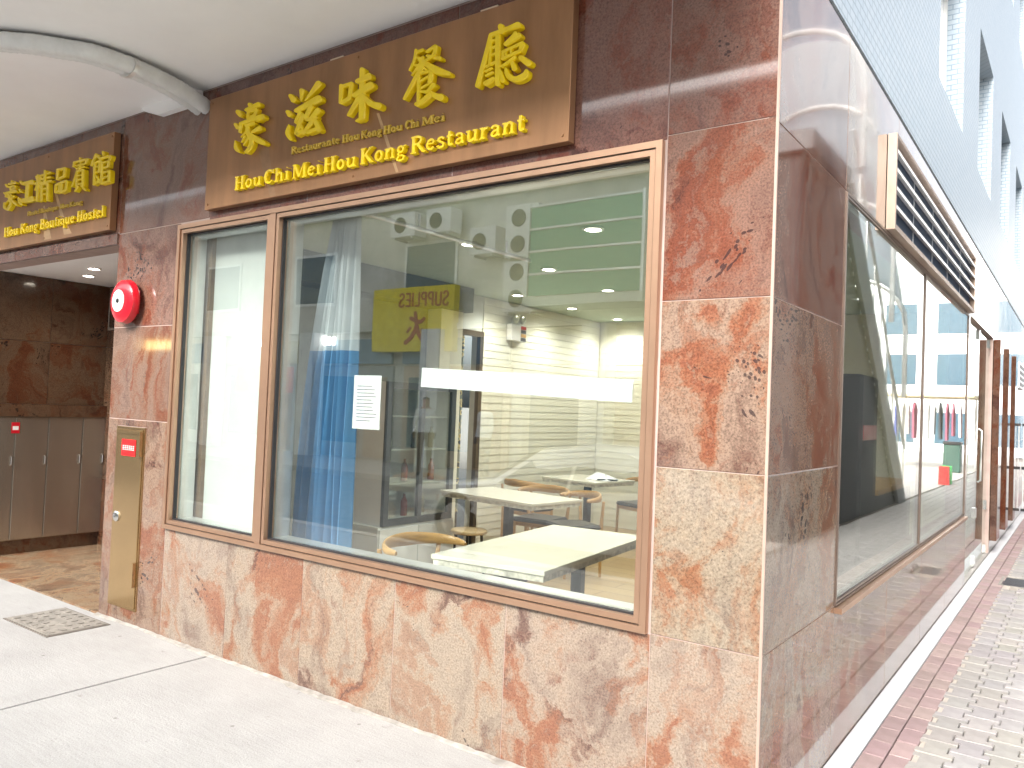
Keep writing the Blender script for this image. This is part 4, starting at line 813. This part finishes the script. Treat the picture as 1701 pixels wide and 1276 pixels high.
for x, z, w_, h_, lab in ((-13.2, 5.75, .85, .6, 'leftmost of two mirrored air conditioners'), (-12.0, 5.75, .8, .6, 'second of two mirrored air conditioners'), (-10.6, 5.1, .75, .65, 'single mirrored air conditioner in the middle'), (-9.5, 4.95, .9, 1.2, 'tall upper twin-fan air conditioner left of green panels'), (-9.5, 3.7, .9, 1.15, 'tall lower twin-fan air conditioner left of green panels')):
    ac_unit(x, z, w_, h_, lab+' across the street')
gb = thing('green_balcony', 'balcony screened with green translucent panels across the street', 'balcony', (-7.7, -12.1, 4.0))
GRN = M('green_glass_panel', (.06, .30, .18), .15)
bx('slab', (-1.4, -.08, -.25), (1.5, .9, -.05), GREYW, gb)
for k in range(4): bx('panel', (-1.3, .8, -.02+k*.5), (1.4, .83, .42+k*.5), GRN, gb); bx('rail', (-1.35, .78, .43+k*.5), (1.45, .86, .47+k*.5), ALU, gb)
for x in (-1.35, 1.45): bx('post', (x-.03, .77, -.05), (x+.03, .87, 2.0), ALU, gb)
ys = thing('yellow_sign', 'yellow shop sign lettered in red across the street', 'sign', (-12.9, -11.8, 2.85))
bx('panel', (-1.4, -.2, 0), (1.35, 0, 1.62), M('yellow_sign_face', (.82, .66, .01), .4), ys)
m = MB(); 
SG = M('red_brown_print', (.45, .10, .03), .5)
def sword(parent, text, x0, x1, z, h, y):
    wid = sum(FONT[c][0] for c in text); kx = (x1-x0)/wid; x = x0
    for c in text:
        adv, strokes = FONT[c]; mb = MB()
        for i, (q, pts) in enumerate(strokes): ribbon(mb, pts, q, lambda a, b: (x-a*abs(kx), z+b*h), y+.02-i*.001, -.018+i*.001, -.002, cap=False)
        mb.build('letter', SG, parent); x -= adv*abs(kx)
sword(ys, 'SUPPLIES', 1.2, -.5, 1.12, .36, 0)
mb = MB()
for i, (q, pts) in enumerate(((.1, [(.35, .95), (.3, .62)]), (.1, [(.05, .8), (.2, .72), (.5, .82)]), (.12, [(.3, .65), (.2, .4), (.0, .2)]), (.12, [(.3, .6), (.45, .35), (.65, .2)]), (.08, [(.12, .52), (.05, .4)]), (.08, [(.5, .58), (.6, .48)]))):
    ribbon(mb, pts, q, lambda a, b: (.45-a, .02+b), .02-i*.001, -.018+i*.001, -.002)
mb.build('brush_mark', SG, ys)
rs = thing('red_sign', 'red fabric shop banner across the street mirrored in the left pane', 'sign', (-18.9, -11.9, 1.7))
bx('panel', (-1.3, -.05, 0), (1.3, 0, .75), M('red_banner', (.62, .06, .04), .6), rs)
for x, z, w_, lab, c_l in ((-19.8, 3.05, 1.5, 'small white lit shop sign mirrored in the left pane', (1, .95, .95)), (-16.5, 3.05, 1.1, 'small white lit shop sign mirrored left of the curtain', (1, .95, .95)), (-24.3, 3.0, 2.2, 'amber lit shop sign mirrored in the granite pillar', (1, .72, .3))):
    t = thing('lit_sign', lab, 'sign', (x, -11.98, z)); bx('rail', (-w_/2, -.03, .12), (w_/2, -.001, .15), GREYW, t); em = EM('lit_face', c_l, 3.0); xx = -w_/2
    while xx < w_/2-.1:
        d_ = .1+.1*random.random(); hh = .2+.16*random.random(); MB().box((xx, .0, .0), (xx+d_, .05, hh), 0, .02).build('lit_block', em, t); xx += d_+.06
# a parked white car
car = thing('white_car', 'white saloon car parked at the kerb, mirrored in the window', 'car', (-3.75, -5.25, -.13))
st3 = [(-2.2, .70, .28, .55, .62, .60), (-2.05, .80, .2, .62, .70, .68), (-1.35, .86, .18, .68, .80, .76), (-.95, .87, .18, .70, .83, .78), (-.35, .87, .18, .70, 1.24, .60), (.15, .87, .18, .70, 1.30, .56), (.75, .87, .18, .70, 1.27, .58), (1.35, .86, .18, .70, .98, .66), (1.65, .85, .2, .69, .92, .68), (2.1, .80, .24, .66, .86, .66), (2.2, .72, .35, .6, .78, .6)]
m = MB(); vs = []
for x, hw_, z0, zb, zt, ht in st3: vs += [(x, -hw_*.92, z0), (x, -hw_, (z0+zb)/2), (x, -hw_*.97, zb+.05), (x, -ht, zt-.04), (x, -ht*.6, zt), (x, ht*.6, zt), (x, ht, zt-.04), (x, hw_*.97, zb+.05), (x, hw_, (z0+zb)/2), (x, hw_*.92, z0)]
k = 10; m.add(vs, [(i*k+j, i*k+(j+1) % k, (i+1)*k+(j+1) % k, (i+1)*k+j) for i in range(len(st3)-1) for j in range(k)]+[tuple(range(k))[::-1], tuple(range((len(st3)-1)*k, len(st3)*k))])
body = m.build('body', M('white_car_paint', (.78, .78, .78), .25, coat=.8, var=.02), car, True)
for s_ in (-1, 1):
    m = MB(); 
    for q in ([(-.78, .80), (-.36, 1.14), (.12, 1.19), (.12, .80)], [(.17, .80), (.17, 1.19), (.7, 1.15), (1.2, .86)]):
        vs = [(x, s_*(.855-(z-.75)*.62), z) for x, z in q]; vs += [(x, y+s_*.006, z+.004) for x, y, z in vs]; m.add(vs, [(0, 1, 2, 3), (7, 6, 5, 4), (0, 4, 5, 1), (1, 5, 6, 2), (2, 6, 7, 3), (3, 7, 4, 0)])
    m.build('side_window', WINBLUE, car)
    for x in (-1.38, 1.38):
        wh = MB().lathe([(.2, -.1), (.31, -.09), (.32, -.05), (.32, .05), (.31, .09), (.2, .1)], 24, 0, 'y').build('wheel', M('tyre', (.02, .02, .02), .8), car, True, loc=(x, s_*.77, .32))
        MB().lathe([(.2, s_*.1), (.19, s_*.112), (.05, s_*.105)], 16, 0, 'y').build('rim', ALU, wh, True)
    bx('headlight', (-2.19, s_*.5-.13, .5), (-2.12, s_*.5+.13, .6), CHROME, car); bx('tail_light', (2.13, s_*.52-.14, .6), (2.205, s_*.52+.14, .72), REDP, car)
vs = [(-.98, -.62, .85), (-.98, .62, .85), (-.42, .5, 1.225), (-.42, -.5, 1.225)]; vs += [(x-.012, y, z+.012) for x, y, z in vs]
MB().add(vs, [(0, 1, 2, 3), (7, 6, 5, 4), (0, 4, 5, 1), (1, 5, 6, 2), (2, 6, 7, 3), (3, 7, 4, 0)]).build('windscreen', WINBLUE, car)
# two people on the far pavement
def person(label, loc, rz, shirt, legs, arm=0.):
    me = bpy.data.meshes.new('person'); V = [(0, 0, .95), (0, .01, 1.18), (0, 0, 1.38), (0, 0, 1.48), (0, -.015, 1.56), (0, -.01, 1.66), (0, 0, 1.72),
        (-.17, 0, 1.40), (-.23, .01, 1.13), (-.22, -.06-arm, .90+arm), (-.22, -.08-arm*1.4, .80+arm), (.17, 0, 1.40), (.23, .01, 1.13), (.22, -.06, .90), (.22, -.08, .80),
        (-.1, 0, .88), (-.11, -.02, .48), (-.12, .02, .09), (-.12, -.13, .035), (.1, 0, .88), (.11, .03, .48), (.12, .08, .09), (.12, -.06, .035), (0, -.105, 1.6)]
    E = [(0, 1), (1, 2), (2, 3), (3, 4), (4, 5), (5, 6), (2, 7), (7, 8), (8, 9), (9, 10), (2, 11), (11, 12), (12, 13), (13, 14), (0, 15), (15, 16), (16, 17), (17, 18), (0, 19), (19, 20), (20, 21), (21, 22), (4, 23)]
    rad = [(.15, .11), (.14, .10), (.15, .1), (.055, .055), (.07, .085), (.082, .1), (.06, .07), (.075, .07), (.05, .05), (.036, .036), (.042, .022), (.075, .07), (.05, .05), (.036, .036), (.042, .022),
           (.095, .095), (.065, .065), (.042, .045), (.045, .03), (.095, .095), (.065, .065), (.042, .045), (.045, .03), (.012, .016)]
    me.from_pydata(V, E, []); o = put('person', me, None, loc, rz, label, 'person')
    md = o.modifiers.new('skin', 'SKIN'); md.use_smooth_shade = True
    if len(me.skin_vertices):
        for i, q in enumerate(rad): me.skin_vertices[0].data[i].radius = q; me.skin_vertices[0].data[i].use_root = (i == 0)
    sb = o.modifiers.new('sub', 'SUBSURF'); sb.levels = 2; sb.render_levels = 2
    mt, t, b, N, L = nodes('person_clothes'); tc = N('ShaderNodeTexCoord'); sx = N('ShaderNodeSeparateXYZ'); L(tc.outputs['Object'], sx.inputs[0]); mr = N('ShaderNodeMapRange'); mr.inputs[2].default_value = 2; L(sx.outputs[2], mr.inputs[0])
    r = ramp(N, [(0, (.03, .03, .03)), (.04, legs), (.47, shirt), (.73, (.45, .27, .19)), (.83, (.02, .016, .014))], 'CONSTANT'); L(mr.outputs[0], r.inputs[0]); L(r.outputs[0], b.inputs['Base Color']); b.inputs['Roughness'].default_value = .8
    me.materials.append(mt); return o
try:
    person('person in a white top and brown trousers mirrored beside the paper notice', (-10.6, -9.9, -.02), R(150), (.75, .74, .72), (.16, .12, .08))
    person('person in a pale shirt carrying a bag mirrored left of the floral curtain', (-8.6, -9.4, -.02), R(200), (.66, .7, .74), (.05, .06, .09))
except Exception as ex: print('person failed', ex)

# ------------------------------------------------------------------ beyond the alley (seen mirrored in the polished side wall)
fb = thing('footbridge_stair', 'grey steel footbridge stair with arched roof mirrored in the alley window', 'stair', (1.95, 14.6, 0))
GST = M('grey_painted_steel', (.13, .135, .14), .5)
N_ = 26; run, rise = 4.9, 4.9
for s_ in (0, 1.5):
    m = MB(); vs = [(s_, .15, 0), (s_, -.6, 0), (s_, -run-.6, rise), (s_, -run, rise+.25)]; vs += [(x+.06, y, z) for x, y, z in vs]
    m.add(vs, [(0, 1, 2, 3), (7, 6, 5, 4), (0, 4, 5, 1), (1, 5, 6, 2), (2, 6, 7, 3), (3, 7, 4, 0)]).build('stringer', GST, fb)
    MB().tube([(s_+.03, 0, 1.05), (s_+.03, -run, rise+1.05)], .03, 8).build('handrail', ALU, fb)
    for k in range(8): MB().tube([(s_+.03, -k*run/8-.1, k*rise/8+.1), (s_+.03, -k*run/8-.1, k*rise/8+1.12)], .015, 6).build('baluster', ALU, fb)
for k in range(N_): bx('step', (.061, -(k+1)*run/N_, (k+.6)*rise/N_), (1.499, -k*run/N_+.03, (k+.6)*rise/N_+.04), GREYW, fb); bx('riser', (.062, -(k+1)*run/N_, (k-.4)*rise/N_+.041), (1.498, -(k+1)*run/N_+.02, (k+.6)*rise/N_-.001), GST, fb)
m = MB(); vs = [(.062, -.65, 0), (.062, -run-2.5, 0), (.062, -run-2.5, rise-.01), (.062, -run-.65, rise-.01)]; vs += [(1.49, y, z) for x, y, z in vs]
m.add(vs, [(0, 1, 2, 3), (7, 6, 5, 4), (0, 4, 5, 1), (1, 5, 6, 2), (2, 6, 7, 3), (3, 7, 4, 0)]).build('understair_panel', M('dark_panel', (.035, .037, .038), .6), fb)
bx('deck', (-.1, -run-2.6, rise), (12, -run-.62, rise+.25), GST, fb)
for x in (1.0, 8): bx('column', (x+.8, -run-1.8, 0), (x+1.15, -run-1.4, rise-.001), GREYW, fb)
roofm, t_, b_2, N2, L2 = nodes('translucent_roof'); tl = N2('ShaderNodeBsdfTranslucent'); tl.inputs[0].default_value = (.8, .85, .88, 1); mx_ = N2('ShaderNodeMixShader'); mx_.inputs[0].default_value = .75; b_2.inputs['Base Color'].default_value = (.8, .83, .85, 1); L2(b_2.outputs[0], mx_.inputs[1]); L2(tl.outputs[0], mx_.inputs[2]); L2(mx_.outputs[0], t_.nodes['Material Output'].inputs[0])
def hoop(k, d=0): return [(.78-1.0*math.cos(R(a)), -run*k, rise*k+1.5+d+1.0*max(0, math.sin(R(a)))**.8) for a in range(0, 181, 15)]
for k in (.35, .6, .85, 1.1): 
    kk = min(k, 1.0); P_ = [(x, y-(k-kk)*run, z) for x, y, z in hoop(kk)]
    MB().tube([(P_[0][0], P_[0][1], P_[0][2]-1.2)]+P_+[(P_[-1][0], P_[-1][1], P_[-1][2]-1.2)], .045, 8).build('roof_rib', ALU, fb, True)
m = MB(); a_, b2 = hoop(.35, .06), hoop(1.0, .06); n = len(a_)
m.add(a_+b2, [(i, i+1, n+i+1, n+i) for i in range(n-1)]); ro = m.build('roof_sheet', roofm, fb, True); ro.modifiers.new('t', 'SOLIDIFY').thickness = .02
random.seed(21)
sq = thing('market_building', 'pale shop row across the plaza mirrored in the alley panes', 'building', (24, 0, 0))
bx('wall', (0, -4, 0), (6, 60, 7), M('pale_cream_wall', (.50, .49, .46), .8, var=.2, scale=.8), sq)
for k in range(14):
    y = -3+k*4.4; f = bx('shopfront', (-.06, y, .2), (-.002, y+3.6, 2.8), M('plaza_shop_%d' % k, random.choice([(.5, .3, .2), (.25, .26, .26), (.6, .55, .5), (.45, .47, .5)]), .5), sq)
    bx('awning', (-1.0, y-.1, 2.9), (-.062, y+3.7, 3.05), M('awning_%d' % k, random.choice([(.6, .58, .5), (.5, .2, .15), (.3, .4, .5), (.62, .6, .6)]), .6), sq)
    bx('shop_window', (-.09, y+.3, .5), (-.061, y+2.2, 2.4), WINBLUE, f)
    if k % 2: bx('vertical_sign', (-1.1, y+.2, 3.4), (-.2, y+.45, 5.2), M('plaza_sign_%d' % k, random.choice([(.6, .5, .1), (.1, .2, .5), (.6, .1, .08), (.1, .4, .2)]), .4), sq)
    if k % 3 == 1: bx('balcony', (-.8, y+.5, 3.7), (-.065, y+3.1, 3.9), GREYW, sq); bx('balcony_front', (-.8, y+.5, 3.901), (-.76, y+3.1, 4.7), ALU, sq)
    for fl in range(1): w2 = bx('window', (-.05, y+.6, 4.2+fl*2.4), (-.003, y+2.8, 5.7+fl*2.4), ALU, sq); bx('pane', (-.06, y+.7, 4.3+fl*2.4), (-.051, y+2.7, 5.6+fl*2.4), WINBLUE, sq)
bn = thing('litter_bin', 'green square litter bin on the plaza mirrored in the alley pane', 'litter bin', (2.6, 27, 0))
bx('body', (-.25, -.25, 0), (.25, .25, .9), M('bin_green', (.03, .08, .06), .5), bn, .02); bx('lid', (-.27, -.27, .9), (.27, .27, 1.0), BLACKP, bn, .02)
for k, (c, dy, lab) in enumerate((((.5, .03, .03), 0, 'red'), ((.05, .5, .12), .5, 'green'))):
    t = thing('plastic_crate', lab+' plastic crate stacked on the plaza, mirrored in the alley pane', 'crate', (2.0, 20.5+dy*.8, 0)); cm = M('crate_'+lab, c, .4)
    for z in (0, .32, .64):
        m = MB(); 
        for a, b in (((-.25, -.2, z), (.25, -.17, z+.3)), ((-.25, .17, z), (.25, .2, z+.3)), ((-.25, -.17, z), (-.22, .17, z+.3)), ((.22, -.17, z), (.25, .17, z+.3)), ((-.22, -.17, z), (.22, .17, z+.03))): m.box(a, b)
        m.build('tier', cm, t)
    t.scale = (.5, .5, .5)
cs = thing('clothes_stall', 'market stall with hanging clothes at the end of the alley', 'stall', (3.4, 28, 0))
for x, y in ((-1.2, 0), (1.2, 0), (-1.2, 2.4), (1.2, 2.4)): bx('post', (x-.03, y-.03, 0), (x+.03, y+.03, 2.5), ALU, cs)
bx('roof', (-1.4, -.3, 2.5), (1.4, 2.7, 2.58), M('stall_roof', (.6, .5, .3), .6), cs)
for k in range(12):
    x = -1.1+k*.2; z = 1.0+.2*random.random(); m = MB(); m.add([(x-.02, -.08, z), (x-.02, .3, z), (x-.02, .42, 2.05), (x-.02, .12, 2.3), (x-.02, -.2, 2.05)]+[(x+.04, -.08, z), (x+.04, .3, z), (x+.04, .42, 2.05), (x+.04, .12, 2.3), (x+.04, -.2, 2.05)], [(0, 1, 2, 3, 4), (9, 8, 7, 6, 5)]+[(i, (i+1) % 5, 5+(i+1) % 5, 5+i) for i in range(5)])
    m.build('garment', M('garment_%d' % k, random.choice([(.6, .58, .6), (.35, .1, .15), (.1, .12, .3), (.7, .68, .66), (.05, .05, .06)]), .9), cs)
# the far end of the alley, at the right edge of the picture
fe = thing('alley_end_building', 'pale building closing the far end of the alley', 'building', (-2, 46, 0))
bx('wall', (-8, 0, 0), (26, 4, 12), M('far_pale_wall', (.66, .68, .70), .7, var=.1, scale=.5), fe)
for k in range(9):
    for z in (.4, 3.6, 6.4): f = bx('window', (-7+k*2.6, -.06, z), (-5.2+k*2.6, -.002, z+1.9), ALU, fe); bx('pane', (-6.9+k*2.6, -.07, z+.1), (-5.3+k*2.6, -.061, z+1.8), WINBLUE, fe)
fn = thing('steel_gate', 'black barred steel gate standing out from the alley wall', 'gate', (.03, 14.2, .0))
for k in range(9): bx('bar', (.0+k*.05, -.012, .05), (.018+k*.05, .012, 1.6), BLACKP if k % 2 else ALU, fn)
for z in (.05, .8, 1.58): bx('rail', (-.02, -.018, z), (.45, -.013, z+.05), BLACKP, fn)
